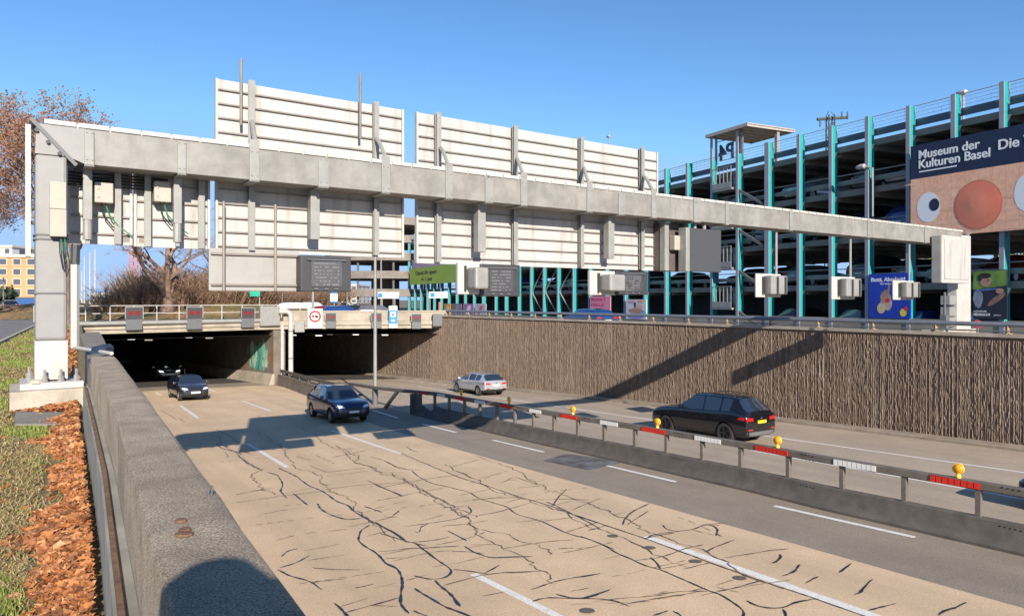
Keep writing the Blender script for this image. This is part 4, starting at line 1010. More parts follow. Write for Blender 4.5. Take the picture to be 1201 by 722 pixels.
def build_car(kind, name, label, pm, loc, rotz, scale, rim, wheel_turn=0, plate=M_PLATEW, plate_txt=None, cat='car', hl=None, dark_lower=False, group=None, rear_glass=None):
    t = bpy.data.objects.new(name, None); COL.objects.link(t); ORG[t.name] = Vector((0, 0, 0)); tag(t, label, cat, group)
    me = get_body(kind)
    bvh = BVHTree.FromPolygons([v.co for v in me.vertices], [p.vertices for p in me.polygons])
    def part(nm, m_, par=t, smooth=True):
        o = bpy.data.objects.new(nm, m_); COL.objects.link(o); o.parent = par; ORG[o.name] = Vector((0, 0, 0))
        if smooth:
            m_.polygons.foreach_set('use_smooth', [True]*len(m_.polygons))
            try: m_.set_sharp_from_angle(angle=rad(38))
            except Exception: pass
        return o
    def mm(idx, m):
        x = sub_mesh(me, idx); x.materials.clear(); x.materials.append(m); x.polygons.foreach_set('material_index', [0]*len(x.polygons)); return x
    def islands(nm, m_):
        b = bmesh.new(); b.from_mesh(m_); b.faces.ensure_lookup_table(); seen = set()
        for f0 in b.faces:
            if f0.index in seen: continue
            st_ = [f0]; seen.add(f0.index); isl = set([f0.index])
            while st_:
                f = st_.pop()
                for e in f.edges:
                    for g_ in e.link_faces:
                        if g_.index not in seen: seen.add(g_.index); isl.add(g_.index); st_.append(g_)
            c = b.copy(); c.faces.ensure_lookup_table()
            bmesh.ops.delete(c, geom=[f for f in c.faces if f.index not in isl], context='FACES')
            x = bpy.data.meshes.new(nm); c.to_mesh(x); c.free(); x.materials.append(M_GLASS); part(nm, x)
        b.free()
    part('body', mm([0], pm)); part('windscreen', mm([1], M_GLASS)); islands('side_window', mm([2], M_GLASS)); part('rear_window', mm([4], M_GLASS)); part('underbody', mm([3], M_BLACK))
    xr, xf, r = WHEELS[kind]; w = max(s_[4] for s_ in PROF[kind])
    def patch(nm, quad, d, m, par=t, off=.006, nu=6, nv=5, th=.0, rnd_=False):
        """quad: 4 corners in (y,z) for front/rear (d=+-1 along x) or (x,z) for sides (d=+-2)"""
        mb = MB(); pts = []
        for i in range(nu+1):
            for j in range(nv+1):
                u, v = i/nu, j/nv
                a = [quad[0][k]*(1-u)*(1-v)+quad[1][k]*u*(1-v)+quad[2][k]*u*v+quad[3][k]*(1-u)*v for k in (0, 1)]
                if abs(d) == 1: o_, dr = Vector((4*d, a[0], a[1])), Vector((-d, 0, 0))
                else: sd = d/2; o_, dr = Vector((a[0], 3*sd, a[1])), Vector((0, -sd, 0))
                h = bvh.ray_cast(o_, dr)
                p = h[0] if h[0] is not None else o_+dr*(4-(max(abs(PROF[kind][0][0]), PROF[kind][-1][0])-.25))
                pts.append(p-dr*off)
        fs = [(i*(nv+1)+j, (i+1)*(nv+1)+j, (i+1)*(nv+1)+j+1, i*(nv+1)+j+1) for i in range(nu) for j in range(nv)]
        mb.add(pts, fs); o = mb.build(nm, m, par, smooth=True); return o
    s = {'suv': 1.0, 'wagon': .89, 'hatch': .87}[kind]
    zl = {'suv': 1.0, 'wagon': .84, 'hatch': .84}[kind]
    for sd in (-1, 1):
        patch('headlight', [(sd*.46*s, .80*zl), (sd*.86*s, .83*zl), (sd*.90*s, .97*zl), (sd*.56*s, .92*zl)], 1, hl or M_HL)
        patch('tail_light', [(sd*.50*s, .90*zl), (sd*.93*s, .92*zl), (sd*.93*s, 1.06*zl), (sd*.50*s, 1.02*zl)], -1, M_TL)
        patch('tail_light', [(PROF[kind][0][0]+.10, .93*zl), (PROF[kind][0][0]+.42, .97*zl), (PROF[kind][0][0]+.32, 1.05*zl), (PROF[kind][0][0]+.12, 1.05*zl)], 2*sd, M_TL)
        patch('rear_reflector', [(sd*.55*s, .56*zl), (sd*.82*s, .56*zl), (sd*.82*s, .61*zl), (sd*.55*s, .61*zl)], -1, M_TL)
        patch('fog_intake', [(sd*.50*s, .42*zl), (sd*.80*s, .46*zl), (sd*.82*s, .62*zl), (sd*.54*s, .58*zl)], 1, M_GRILLE)
    patch('grille', [(-.40*s, .66*zl), (.40*s, .66*zl), (.44*s, .84*zl), (-.44*s, .84*zl)], 1, M_GRILLE, nu=10)
    patch('lower_grille', [(-.45*s, .40*zl), (.45*s, .40*zl), (.42*s, .56*zl), (-.42*s, .56*zl)], 1, M_GRILLE, nu=10)
    patch('rear_bumper', [(-.86*s, .34*zl), (.86*s, .34*zl), (.86*s, .50*zl), (-.86*s, .50*zl)], -1, M_BLACK if not dark_lower else M_MGREY, nu=12)
    # number plates
    for d, z in ((1, .60*zl), (-1, .86*zl if kind == 'suv' else .70)):
        h = bvh.ray_cast(Vector((4*d, 0, z)), Vector((-d, 0, 0))); x = h[0].x if h[0] else d*2.3
        mb = MB(); mb.bevbox(min(x+d*.008, x+d*.03), max(x+d*.008, x+d*.03), -.26, .26, z-.055, z+.06, .006); mb.build('number_plate', plate if d < 0 else M_PLATEW, t)
    # badge
    h = bvh.ray_cast(Vector((-4, 0, 1.0*zl)), Vector((1, 0, 0)))
    if h[0]:
        mb = MB(); mb.disc((h[0].x-.004, 0, 1.0*zl), (-1, 0, 0), .045, 14); mb.build('badge', M_CHROME, t)
    # mirrors
    for sd in (-1, 1):
        x = PROF[kind][9][0]+.42; z = PROF[kind][9][2]+.10; y = w*.97
        mb = MB(); mb.bevbox(x-.09, x+.07, min(sd*y, sd*(y+.20)), max(sd*y, sd*(y+.20)), z-.06, z+.08, .03); mb.build('mirror', pm, t, smooth=True)
    # door lines and handles
    for sd in (-1, 1):
        for x in (PROF[kind][5][0]+.0, PROF[kind][7][0]+.05):
            h = bvh.ray_cast(Vector((x-.02, 3*sd, PROF[kind][7][2]-.13)), Vector((0, -sd, 0)))
            if h[0]:
                mb = MB(); mb.bevbox(x-.05, x+.13, h[0].y-.02, h[0].y+.02, h[0].z-.014, h[0].z+.014, .006); mb.build('door_handle', pm, t)
        for x in (PROF[kind][7][0]-.05, PROF[kind][9][0]+.45):
            patch('door_gap', [(x-.006, .36), (x+.006, .36), (x+.006, PROF[kind][7][2]-.02), (x-.006, PROF[kind][7][2]-.02)], 2*sd, M_BLACK, off=.002, nu=1, nv=8)
    # wheels
    for x in (xr, xf):
        for sd in (-1, 1):
            mb = MB(); wd = .225*(r/.36); y = sd*(w-.035)
            mb.lathe((0, 0, 0), (0, -sd, 0), [(r*.66, .0), (r*.80, -.004), (r*.93, .006), (r, .04), (r, wd-.04), (r*.93, wd-.006), (r*.66, wd)], 32)
            wo = mb.build('wheel', M_RUBBER, t, smooth=True); wo.location = Vector((x, y, r)); ORG[wo.name] = Vector((0, 0, 0))
            mb = MB(); mb.lathe((0, 0, 0), (0, -sd, 0), [(r*.68, .0), (r*.64, .012), (r*.62, .09), (r*.2, .10), (0, .09)], 32)
            for k in range(5):
                an = k*2*math.pi/5; c_, s_ = math.cos(an), math.sin(an)
                for da in (-.13, .13):
                    c2, s2 = math.cos(an+da), math.sin(an+da)
                    tng = Vector((-s_, 0, c_))*r*.05
                    a0 = Vector((c_*r*.12, -sd*.03, s_*r*.12)); b0 = Vector((c2*r*.63, -sd*.012, s2*r*.63))
                    mb.prism([a0-tng, b0-tng, b0+tng, a0+tng], (0, -sd*.03, 0))
            mb.disc((0, -sd*.035, 0), (0, sd, 0), r*.16, 14, .02)
            mb.disc((0, -sd*.10, 0), (0, sd, 0), r*.45, 20, .03)
            ro = mb.build('rim', rim, wo, smooth=False)
            if x == xf: wo.rotation_euler.z = wheel_turn
    # roof rails / antenna
    if kind in ('suv', 'wagon'):
        for sd in (-1, 1):
            st = PROF[kind]; mb = MB()
            mb.tube([(st[4][0]+.1, sd*(st[4][5]-.03), st[4][3]-.03), (st[4][0]+.2, sd*(st[4][5]-.03), st[4][3]+.02), (st[7][0], sd*(st[7][5]-.03), st[7][3]+.01), (st[9][0]-.15, sd*(st[9][5]-.04), st[9][3]+.0), (st[9][0]-.05, sd*(st[9][5]-.04), st[9][3]-.05)], .016, 6); mb.build('roof_rail', M_BLACK if kind == 'suv' else M_CHROME, t, smooth=True)
    st = PROF[kind]; mb = MB(); mb.tube([(st[5][0], 0, st[5][3]-.01), (st[5][0]-.08, 0, st[5][3]+(.11 if kind != 'hatch' else .28))], .018 if kind != 'hatch' else .006, 5, True, .004); mb.build('antenna', M_BLACK, t)
    t.location = loc; t.rotation_euler = (0, 0, rotz); t.scale = (scale,)*3
    return t
def road_pitch(t):
    """lay a car on the sloping road"""
    th = t.rotation_euler.z; f = Vector((math.cos(th), math.sin(th), 0)); l = Vector((-math.sin(th), math.cos(th), 0)); c = t.location
    f.z = road_z(c.x+f.x, c.y+f.y)-road_z(c.x, c.y); l.z = road_z(c.x+l.x, c.y+l.y)-road_z(c.x, c.y)
    f.normalize(); u = f.cross(l).normalized(); l = u.cross(f)
    m = Matrix((f, l, u)).transposed(); t.rotation_euler = m.to_euler('XYZ')
def place(kind, wheel, px, head, scale):
    """car centre so that the named wheel (front/rear, left/right) touches the road at a photo point"""
    xr, xf, r = WHEELS[kind]; w = max(s_[4] for s_ in PROF[kind])-.12
    g = R(*px); th = math.atan2(head[1], head[0]); f = Vector((math.cos(th), math.sin(th), 0)); l = Vector((-f.y, f.x, 0))
    x = xf if wheel[0] == 'f' else xr; y = w if wheel[1] == 'l' else -w
    c = g-(f*x+l*y)*scale; return Vector((c.x, c.y, road_z(c.x, c.y)+.012)), th
def car(kind, wheel, px, head, scale, name, label, pm, rim, **k):
    loc, th = place(kind, wheel, px, head, scale)
    t = build_car(kind, name, label, pm, loc, th, scale, rim, **k); road_pitch(t); return t
c1 = car('suv', 'rl', (851, 519.5), (-.58, .815), .97, 'suv_car', 'black sport utility car with a yellow plate driving away beside the ribbed wall', paint('black', (.005, .0055, .008)), M_RIMD, plate=M_PLATEY, dark_lower=True)
c2 = car('suv', 'fr', (388.5, 496), (.555, -.83), .88, 'suv_car', 'dark blue sport utility car coming towards us in the gantry shadow', paint('blue', (.006, .022, .095), .3), M_RIM, wheel_turn=-.05)
c3 = car('wagon', 'rl', (561.5, 464), (-.55, .83), .95, 'estate_car', 'silver estate car driving away at the foot of the ribbed wall', paint('silver', (.50, .52, .55), .45), M_RIM)
c4 = car('hatch', 'fr', (210.5, 470), (.60, -.80), .97, 'hatchback_car', 'small dark grey hatchback car coming out of the left tunnel', paint('dark_grey', (.045, .048, .065), .4), M_RIM)
c5 = car('wagon', 'fr', (184, 446), (.57, -.82), 1.0, 'sedan_car', 'grey car with lit headlights still inside the left tunnel', paint('grey', (.28, .29, .31), .5), M_RIM, hl=M_HLON)
c6 = car('wagon', 'fl', (1243, 606), (-.57, .82), .95, 'sedan_car', 'dark car just entering at the right edge behind the barrier', paint('midnight', (.012, .02, .05)), M_RIMD)

# simple copies for the garage and the bridge: one mesh each
def car_lod(kind, pm, name):
    me = get_body(kind).copy(); me.materials.clear()
    for m in (pm, M_GLASS, M_GLASS, M_BLACK, M_GLASS, M_RUBBER, M_TL, M_HL, M_PLATEW): me.materials.append(m)
    bm = bmesh.new(); bm.from_mesh(me); xr, xf, r = WHEELS[kind]; w = max(s_[4] for s_ in PROF[kind])
    def addmb(mb, idx):
        vs = [bm.verts.new(v) for v in mb.v]
        for f in mb.f:
            try: nf = bm.faces.new([vs[i] for i in f]); nf.material_index = idx
            except ValueError: pass
    for x in (xr, xf):
        for sd in (-1, 1):
            mb = MB(); mb.lathe((x, sd*(w-.25), r), (0, sd, 0), [(0, 0), (r, 0), (r, .22), (0, .22)], 18); addmb(mb, 5)
            mb = MB(); mb.lathe((x, sd*(w-.025), r), (0, sd, 0), [(r*.62, 0), (0, .006)], 14); addmb(mb, 8)
    x0, x1 = PROF[kind][1][0], PROF[kind][-2][0]
    for sd in (-1, 1):
        mb = MB(); mb.bevbox(x0-.03, x0+.15, min(sd*.5, sd*.83)*.95, max(sd*.5, sd*.83)*.95, .80, .95, .02); addmb(mb, 6)
        mb = MB(); mb.bevbox(x1-.25, x1-.02, min(sd*.45, sd*.72), max(sd*.45, sd*.72), .62, .74, .02); addmb(mb, 7)
    mb = MB(); mb.box(x0-.05, x0+.05, -.25, .25, .66, .77); addmb(mb, 8)
    mb = MB(); mb.box(x1-.05, x1+.09, -.25, .25, .45, .56); addmb(mb, 8)
    bm.to_mesh(me); bm.free()
    me.polygons.foreach_set('use_smooth', [True]*len(me.polygons))
    try: me.set_sharp_from_angle(angle=rad(38))
    except Exception: pass
    return me
LODC = [('white', (.70, .70, .68), 0), ('silver', (.50, .52, .55), .45), ('black', (.012, .013, .017), 0), ('dark red', (.20, .012, .012), .2), ('blue', (.015, .055, .20), .3), ('grey', (.16, .165, .175), .4)]
LOD = {}
def lod(kind, ci):
    if (kind, ci) not in LOD: LOD[(kind, ci)] = car_lod(kind, paint(LODC[ci][0].replace(' ', '_')+'_lod', LODC[ci][1], LODC[ci][2]), 'parked')
    return LOD[(kind, ci)]
def put_car(kind, ci, loc, th, label, group, name='parked_car', scale=1.0):
    o = bpy.data.objects.new(name, lod(kind, ci)); COL.objects.link(o); o.location = loc; o.rotation_euler = (0, 0, th); o.scale = (scale,)*3
    return tag(o, label, 'car', group)
# ================================================================== PARKING GARAGE (frame PG: x right along the front, y inwards)
g = thing(PG, 'parking_garage', 'open multi storey car park with turquoise steel columns', 'car park', (0, 0, -.45))
XL, XR, DP = -86.0, 21.0, 17.0
DECK = [2.44, 5.29, 8.14, 10.88]
ksteps = [-20.4, -17.8, -15.2, -12.6, -10.03, -7.64, -5.15, -2.6, -.08, 2.39, 5.07, 7.85, 10.5, 13.3, 15.97, 18.8, 21.7, 24.7, 27.6, 30.6, 33.7, 36.8, 39.8, 42.9, 46.4, 49.3, 53.2, 56.2, 59.3, 62.4, 65.5, 68.6, 71.7, 74.8, 77.9, 81, 84.2]
M_SOFF = mat('soffit_concrete', (.23, .21, .19), .9, var=.25, scale=.7)
for zi, z in enumerate(DECK):
    mb = MB(); mb.box(XL, XR, .0, DP, z-.20, z)
    mb.box(XL, XR, -.04, .24, z-.30, z+.06)
    for k in ksteps: mb.box(-k-.13, -k+.13, .25, DP-.4, z-.52, z-.201)
    mb.box(XL, XR, DP-.3, DP, z-.45, z-.202)
    mb.build('deck', M_GCONC, g)
    if zi < 3:
        mb = MB(); mb.tube([(XL, -.06, z+1.0), (XR, -.06, z+1.0)], .035, 6); mb.build('handrail', M_LGREY, g); mb = MB(); mb.tube([(XL, -.06, z+.55), (XR, -.06, z+.55)], .025, 6); mb.build('handrail', M_LGREY, g)
        mb = MB(); mb.box(XL, XR, .10, .16, z+.42, z+.70); mb.box(XL, XR, .08, .10, z+.45, z+.50); mb.box(XL, XR, .08, .10, z+.62, z+.67); mb.build('crash_rail', M_LGREY, g)
        mb = MB(); mb.box(XL, XR, DP-.2, DP-.1, z+.3, z+.9); mb.build('rear_rail', M_MGREY, g)
# lower front guard and plinth
mb = MB(); mb.prism([(XR, -.5, -.5), (XR, -.5, .62), (-8, -.5, .46), (-30, -.5, -.25), (XL, -.5, -.3), (XL, -.5, -.5)], (0, .45, 0)); mb.build('base_plinth', mat('garage_plinth', (.36, .31, .25), .9, var=.3, scale=.7, stain=.5, stcol=(.2, .17, .14), stscale=.6), g)
mb = MB(); mb.box(XL, XR, 3.2, 3.5, -.5, DECK[0]-.25); mb.build('ground_shade_wall', mat('garage_shade_black', (.05, .048, .046), .9, var=.3, scale=1), g)  # near-black wall added so the ground floor reads as deep shade
for x in range(int(XL)+3, int(XR), 9):
    mb = MB(); mb.box(x-.25, x+.25, 8, 8.6, DECK[0], DECK[3]-.25); mb.build('inner_pillar', M_SOFF, g)
# front columns
def ztop(k): return 12.25
for i, k in enumerate(ksteps):
    wide = abs(k-5.07) < .01
    tower = 6 < k < 11
    zt1 = 13.8 if tower else ztop(k)
    w = .19 if wide else .115
    mb = MB()
    mb.box(-k-w, -k+w, -.54, -.49, -.45, zt1); mb.box(-k-w, -k+w, -.08, -.041, -.45, zt1)
    c = mb.build('column', M_COLG, g)
    mb = MB(); zz = 12.0 if tower else zt1-.01
    mb.box(-k-w*.92, -k+w*.92, -.489, -.081, -.45, zz); mb.build('column_web', M_TEAL, c)
    for z in DECK:
        mb = MB(); mb.prism([(-k+w*.9, -.25, z-.25), (-k+w*.9+.22, -.25, z-.25), (-k+w*.9, -.25, z-.62)], (0, .05, 0)); mb.build('bracket', M_LGREY, c)
# roof edge: crash rail and wire fence
mb = MB(); mb.box(XL, XR, .05, .12, DECK[3]+.28, DECK[3]+.68); mb.build('roof_rail', mat('roof_rail_blue', (.07, .10, .14), .5), g)
mb = MB()
for z in (DECK[3]+.78, DECK[3]+.98, DECK[3]+1.18): mb.tube([(XL, -.2, z), (XR, -.2, z)], .009, 4, False)
mb.tube([(XL, -.2, DECK[3]+1.34), (XR, -.2, DECK[3]+1.34)], .022, 5)
x = XL
while x < XR: mb.tube([(x, -.2, DECK[3]+.7), (x, -.2, DECK[3]+1.34)], .006, 4, False); x += .42
mb.build('roof_fence', M_LGREY, g)
# cross bracing in three bays
for k0, k1, za, zb_ in [(30.6, 33.7, -.3, 2.4), (33.7, 30.6, 2.4, 5.2), (36.8, 33.7, 2.4, 5.2), (33.7, 36.8, -.3, 2.4), (39.8, 36.8, 2.3, -.3), (39.8, 36.8, 2.4, 5.2)]:
    mb = MB(); mb.tube([(-k0, -.3, za), (-k1, -.3, zb_)], .07, 6); mb.build('diagonal_brace', M_LGREY, g)
# ---- stair tower with flat canopy
ts = thing(PG, 'stair_tower', 'open stair tower with a flat canopy roof at the front of the car park', 'stair tower', (-8, -.6, -.45))
mb = MB(); mb.box(-10.9, -6.6, -.75, 3.8, 13.85, 13.93)
for k in range(7): mb.box(-10.88+k*.69, -10.8+k*.69, -.73, 3.78, 13.70, 13.849)
mb.box(-10.9, -6.6, -.76, -.68, 13.69, 13.849); mb.box(-10.9, -6.6, 3.72, 3.8, 13.69, 13.849)
mb.build('canopy', mat('canopy_panel', (.42, .37, .32), .6, var=.2, scale=2), ts)
for x in (-10.5, -6.95): mb = MB(); mb.box(x-.12, x+.12, 2.3, 2.55, 10.88, 13.695); mb.build('rear_post', M_LGREY, ts)
for z in (1.0, 3.9, 6.8, 9.65):
    mb = MB(); mb.box(-10.2, -8.2, -.7, .5, z-.14, z); mb.build('landing', M_LGREY, ts)
    mb = MB(); mb.box(-10.2, -8.25, -.72, -.68, z, z+.42)
    for k in range(6): mb.box(-10.2+k*.38, -10.15+k*.38, -.72, -.68, z+.42, z+1.5)
    mb.box(-10.2, -8.25, -.73, -.67, z+1.5, z+1.55); mb.build('landing_rail', M_LGREY, ts)
    for k in range(3):
        mb = MB(); x0_ = -9.9+k*.55; mb.bevbox(x0_-.15, x0_+.15, .1, .4, z+.02, z+1.35, .06); mb.build('glass_panel', M_LGREY, ts)
    mb = MB(); mb.prism([(-8.1, -.5, z), (-8.1, -.5, z-.2), (-5.4, -.5, z-1.65), (-5.4, -.5, z-1.45)], (0, .12, 0)); mb.build('stair_flight', M_MGREY, ts)
x0 = PG.t(843, -.2); z0 = PG.z(852, 190, -.2); zc = PG.z(852, 168, -.2)
sg = thing(PG, 'roof_sign', 'dark letters P4 seen mirrored from behind under the stair tower canopy', 'sign', (x0, -.2, z0))
tx = text('P4', 1.6, mat('sign_navy', (.03, .05, .09), .5), sg, (-8.55, -.12, z0+.25), rotz=rad(180), depth=.05, bold=.03)
mb = MB(); mb.tube([(-10.4, -.12, z0+1.65), (-7.9, -.12, z0+1.65)], .03, 5); mb.tube([(-10.0, -.1, z0+.2), (-8.0, -.1, z0+.2)], .03, 5); mb.build('hanging_bar', M_MGREY, sg)

# ---- cars parked on the decks (seen between the columns)
LAB = {0: 'white', 1: 'silver', 2: 'black', 3: 'dark red', 4: 'blue', 5: 'grey'}
lvl = ['first', 'second', 'third']
kind_r = ['wagon', 'suv', 'hatch']
for zi in range(3):
    for bi in range(len(ksteps)-1):
        k0, k1 = ksteps[bi], ksteps[bi+1]
        if k0 > 46 or k0 < -12: continue
        if rnd.random() < (.25 if k0 < 12 else .35): continue
        ci = rnd.choice([0, 1, 2, 2, 2, 5, 5, 4, 3]); kd = rnd.choice(kind_r)
        loc = PG.w((-(k0+k1)/2+rnd.uniform(-.15, .15), 2.75, DECK[zi]+.012))
        th = PG.ang+math.pi/2*(1 if rnd.random() < .6 else -1)
        put_car(kd, ci, loc, th, '%s car parked on the %s upper deck of the car park behind the rail' % (LAB[ci], lvl[zi]), '%s cars on the %s car park deck' % (LAB[ci], lvl[zi]))
for k, ci in ((-1.2, 5), (3.6, 2), (-5, 4), (-8, 1)):
    put_car('hatch', ci, PG.w((-k, 1.7, -.44)), PG.ang+math.pi/2, '%s car in the dark ground floor of the car park' % LAB[ci], '%s cars on the car park ground floor' % LAB[ci])

# ---- posters on the front
def poster(name, label, px0, px1, pyt, pyb, off, m, cat='poster', frame=True, group=None, mid=None):
    x0, x1 = PG.t(px0, off), PG.t(px1, off); pm = (px0+px1)/2 if mid is None else mid
    z1, z0 = PG.z(pm, pyt, off), PG.z(pm, pyb, off)
    t = thing(PG, name, label, cat, ((x0+x1)/2, off, z0), group)
    mb = MB(); mb.box(x0, x1, off, off+.06, z0, z1); mb.build('panel', m, t)
    return t, x0, x1, z0, z1
def blob(t, name, m, cx, cz, rx, rz, y, n=24, jit=0, rot=0):
    mb = MB(); pts = []
    for i in range(n):
        a = i*2*math.pi/n; r_ = 1+jit*(rnd.random()-.5)
        u, v = rx*math.cos(a)*r_, rz*math.sin(a)*r_
        pts.append((cx+u*math.cos(rot)-v*math.sin(rot), y, cz+u*math.sin(rot)+v*math.cos(rot)))
    mb.prism(pts, (0, .003, 0)); return mb.build(name, m, t)
M_NAVY = mat('banner_navy', (.012, .022, .055), .5)
M_PEACH = mat('banner_skin', (.93, .54, .35), .6, col2=(.86, .44, .27), scale=.45, speckle=.10, spscale=4)
M_NOSE = mat('banner_nose', (.62, .15, .08), .5, col2=(.70, .25, .15), scale=.8)
M_NOSEH = mat('banner_nose_light', (.75, .33, .22), .5)
M_TXT = mat('banner_white', (.82, .82, .82), .5)
off = -.75
x0 = PG.t(1068, off); zt1 = PG.z(1068, 172, off); zb1 = PG.z(1068, 274, off)
bt = thing(PG, 'billboard', 'large billboard with a round red nose and googly eyes on the car park front', 'billboard', (x0+5, off, zb1))
x1 = x0+11.5
mb = MB(); mb.box(x0, x1, off, off+.12, zb1, zt1); mb.build('panel', M_NAVY, bt)
zo1 = PG.z(1068, 211, off); zo0 = zb1+.02
zo0 = PG.z(1150, 273, off)
mb = MB(); mb.box(x0+.02, x1-.02, off-.012, off-.001, zo0, zo1); mb.build('picture_field', M_PEACH, bt)
def bx(px): return PG.t(px, off)
def bz(px, py): return PG.z(px, py, off)
y = off-.018
blob(bt, 'eye', M_TXT, bx(1089), bz(1089, 243), abs(bx(1102)-bx(1075))/2, .80, y)
blob(bt, 'pupil', M_NAVY, bx(1096), bz(1096, 240), abs(bx(1102)-bx(1090))/2, .33, y-.006)
blob(bt, 'eye', M_TXT, bx(1203), bz(1203, 226), abs(bx(1216)-bx(1189))/2, .85, y)
blob(bt, 'pupil', M_NAVY, bx(1209), bz(1209, 224), abs(bx(1216)-bx(1203))/2, .33, y-.006)
nx, nz = bx(1147), bz(1147, 240)
mb = MB(); rr_ = abs(bx(1176)-bx(1119))/2
for (r0, r1, dz) in [(1, 1, 0)]:
    mb.lathe((nx, y, nz), (0, -1, 0), [(0, .004), (rr_, .003), (rr_, -.002)], 36)
nm = mb.build('nose', M_NOSE, bt, smooth=True)
for v in nm.data.vertices: v.co.z = (v.co.z-(nz-zb1))*1.05+(nz-zb1)
for k in range(15):
    f_ = k/14; blob(bt, 'nose_print', mat('nose_print_%d' % k, (.84-.02*f_, .30-.05*math.cos(f_*3)-.08*f_, .185-.04*math.cos(f_*3)-.07*f_), .5, var=.08, scale=2), nx-.10*f_, nz+.10*f_, rr_*(.95-.72*f_), rr_*1.02*(.95-.72*f_), y-.008-.003*k, n=40, jit=.0)
for k in range(16):
    px_ = 1072+k*9.3; blob(bt, 'skin_print', mat('skin_print_%d' % (k % 4), [(.94, .58, .40), (.86, .45, .29), (.93, .54, .36), (.88, .48, .31)][k % 4], .6, var=.1, scale=2), bx(px_), bz(px_, 216+((k*37) % 52)), .45+.25*(k % 3), .05+.05*(k % 2), off-.0135-.0003*k, n=18, jit=.5)
hgt = bz(1078, 175)-bz(1078, 186)
wd = bx(1143)-bx(1078)
text('Museum der', hgt*1.25, M_TXT, bt, (bx(1077), off-.012, bz(1078, 186.5)), depth=.006, bold=.012)
text('Kulturen Basel', hgt*1.25, M_TXT, bt, (bx(1077), off-.012, bz(1078, 197.8)), depth=.006, bold=.012)
mb = MB(); mb.box(bx(1078), bx(1122), off-.016, off-.002, bz(1078, 202.6), bz(1078, 201.1)); mb.build('underline', M_TXT, bt)
text('Die Welt', hgt*1.35, M_TXT, bt, (bx(1170), off-.012, bz(1172, 175.5)), depth=.006, bold=.012)
mb = MB()
for px in range(1068, 1260, 16): mb.box(bx(px)-.006, bx(px)+.006, off-.0135, off-.0122, zo0, zo1)
mb.build('sheet_seam', mat('seam_line', (.6, .32, .22), .6), bt)

# blue poster with a beer advertisement like layout
M_BLUEP = mat('poster_blue', (.012, .035, .36), .5, col2=(.01, .06, .45), scale=.6)
t, x0, x1, z0, z1 = poster('poster', 'bright blue poster with white script lettering at ground level', 1019, 1068, 320.5, 373, -.6, M_BLUEP)
w, h = x1-x0, z1-z0; y = -.604
text('Butti, Absahnit!', h*.125, M_TXT, t, (x0+w*.05, y, z1-h*.175), depth=.003, bold=.008, sx=w*.88/(h*.125*6.6))
text('Mehr Genuss', h*.05, M_TXT, t, (x0+w*.28, y, z1-h*.245), depth=.003, bold=.002)
blob(t, 'picture_shape', mat('poster_tan', (.50, .30, .20), .6, var=.4, scale=5), x0+w*.42, z0+h*.42, w*.13, h*.20, y, jit=.25)
blob(t, 'picture_shape', mat('poster_tan2', (.62, .45, .36), .6, var=.3, scale=5), x0+w*.46, z0+h*.32, w*.11, h*.15, y-.004, jit=.15)
blob(t, 'picture_shape', mat('poster_tan', (.50, .30, .20)), x0+w*.49, z0+h*.66, w*.025, h*.10, y-.002, rot=-.1)
blob(t, 'picture_shape', mat('poster_red', (.65, .03, .04), .5), x0+w*.46, z0+h*.40, w*.065, h*.055, y-.008, n=8)
blob(t, 'picture_shape', mat('poster_cream', (.72, .58, .32), .5, var=.3, scale=8), x0+w*.31, z0+h*.22, w*.10, h*.12, y-.008)
blob(t, 'picture_shape', mat('poster_yellow', (.80, .60, .05), .5), x0+w*.83, z0+h*.13, w*.075, h*.085, y-.004)
blob(t, 'picture_shape', mat('poster_red', (.65, .03, .04)), x0+w*.90, z0+h*.22, w*.045, h*.05, y-.008)
# sportsman poster
t, x0, x1, z0, z1 = poster('poster', 'dark poster of a dark haired man swinging a club, with white lettering', 1141, 1181, 316.5, 374, -.6, mat('poster_dark', (.02, .022, .035), .5))
w, h = x1-x0, z1-z0
mb = MB(); mb.prism([(x0+.02, y, z0+h*.60), (x1-.02, y, z0+h*.68), (x1-.02, y, z1-.03), (x0+.02, y, z1-.03)], (0, .003, 0)); mb.build('picture_shape', mat('poster_green', (.06, .14, .03), .6, col2=(.22, .36, .06), scale=1.1), t)
blob(t, 'picture_shape', mat('poster_shirt', (.30, .32, .42), .6, var=.4, scale=3), x0+w*.16, z0+h*.42, w*.15, h*.19, y-.004, jit=.2)
blob(t, 'picture_shape', mat('poster_skin', (.52, .29, .20), .6, var=.3, scale=4), x0+w*.38, z0+h*.775, w*.17, h*.115, y-.008)
blob(t, 'picture_shape', mat('poster_hair', (.03, .02, .015), .7), x0+w*.36, z0+h*.885, w*.20, h*.055, y-.012, jit=.12)
blob(t, 'picture_shape', mat('poster_hair', (.03, .02, .015)), x0+w*.22, z0+h*.83, w*.06, h*.06, y-.013)
blob(t, 'picture_shape', mat('poster_hair', (.03, .02, .015)), x0+w*.48, z0+h*.79, w*.05, h*.008, y-.013)
blob(t, 'picture_shape', mat('poster_skin', (.52, .29, .20)), x0+w*.80, z0+h*.57, w*.12, h*.055, y-.010)
blob(t, 'picture_shape', mat('poster_arm', (.34, .19, .15), .6, var=.4, scale=3), x0+w*.70, z0+h*.40, w*.32, h*.055, y-.006, rot=.65)
blob(t, 'picture_shape', mat('poster_club', (.10, .16, .40), .5), x0+w*.42, z0+h*.60, w*.34, h*.018, y-.009, rot=.10)
text('wechselwelle', h*.055, M_TXT, t, (x0+w*.02, y, z0+h*.14), depth=.003, sx=.9); text('MEDGOLF.CH', h*.07, M_TXT, t, (x0+w*.02, y, z0+h*.065), depth=.003, bold=.004, sx=.75)
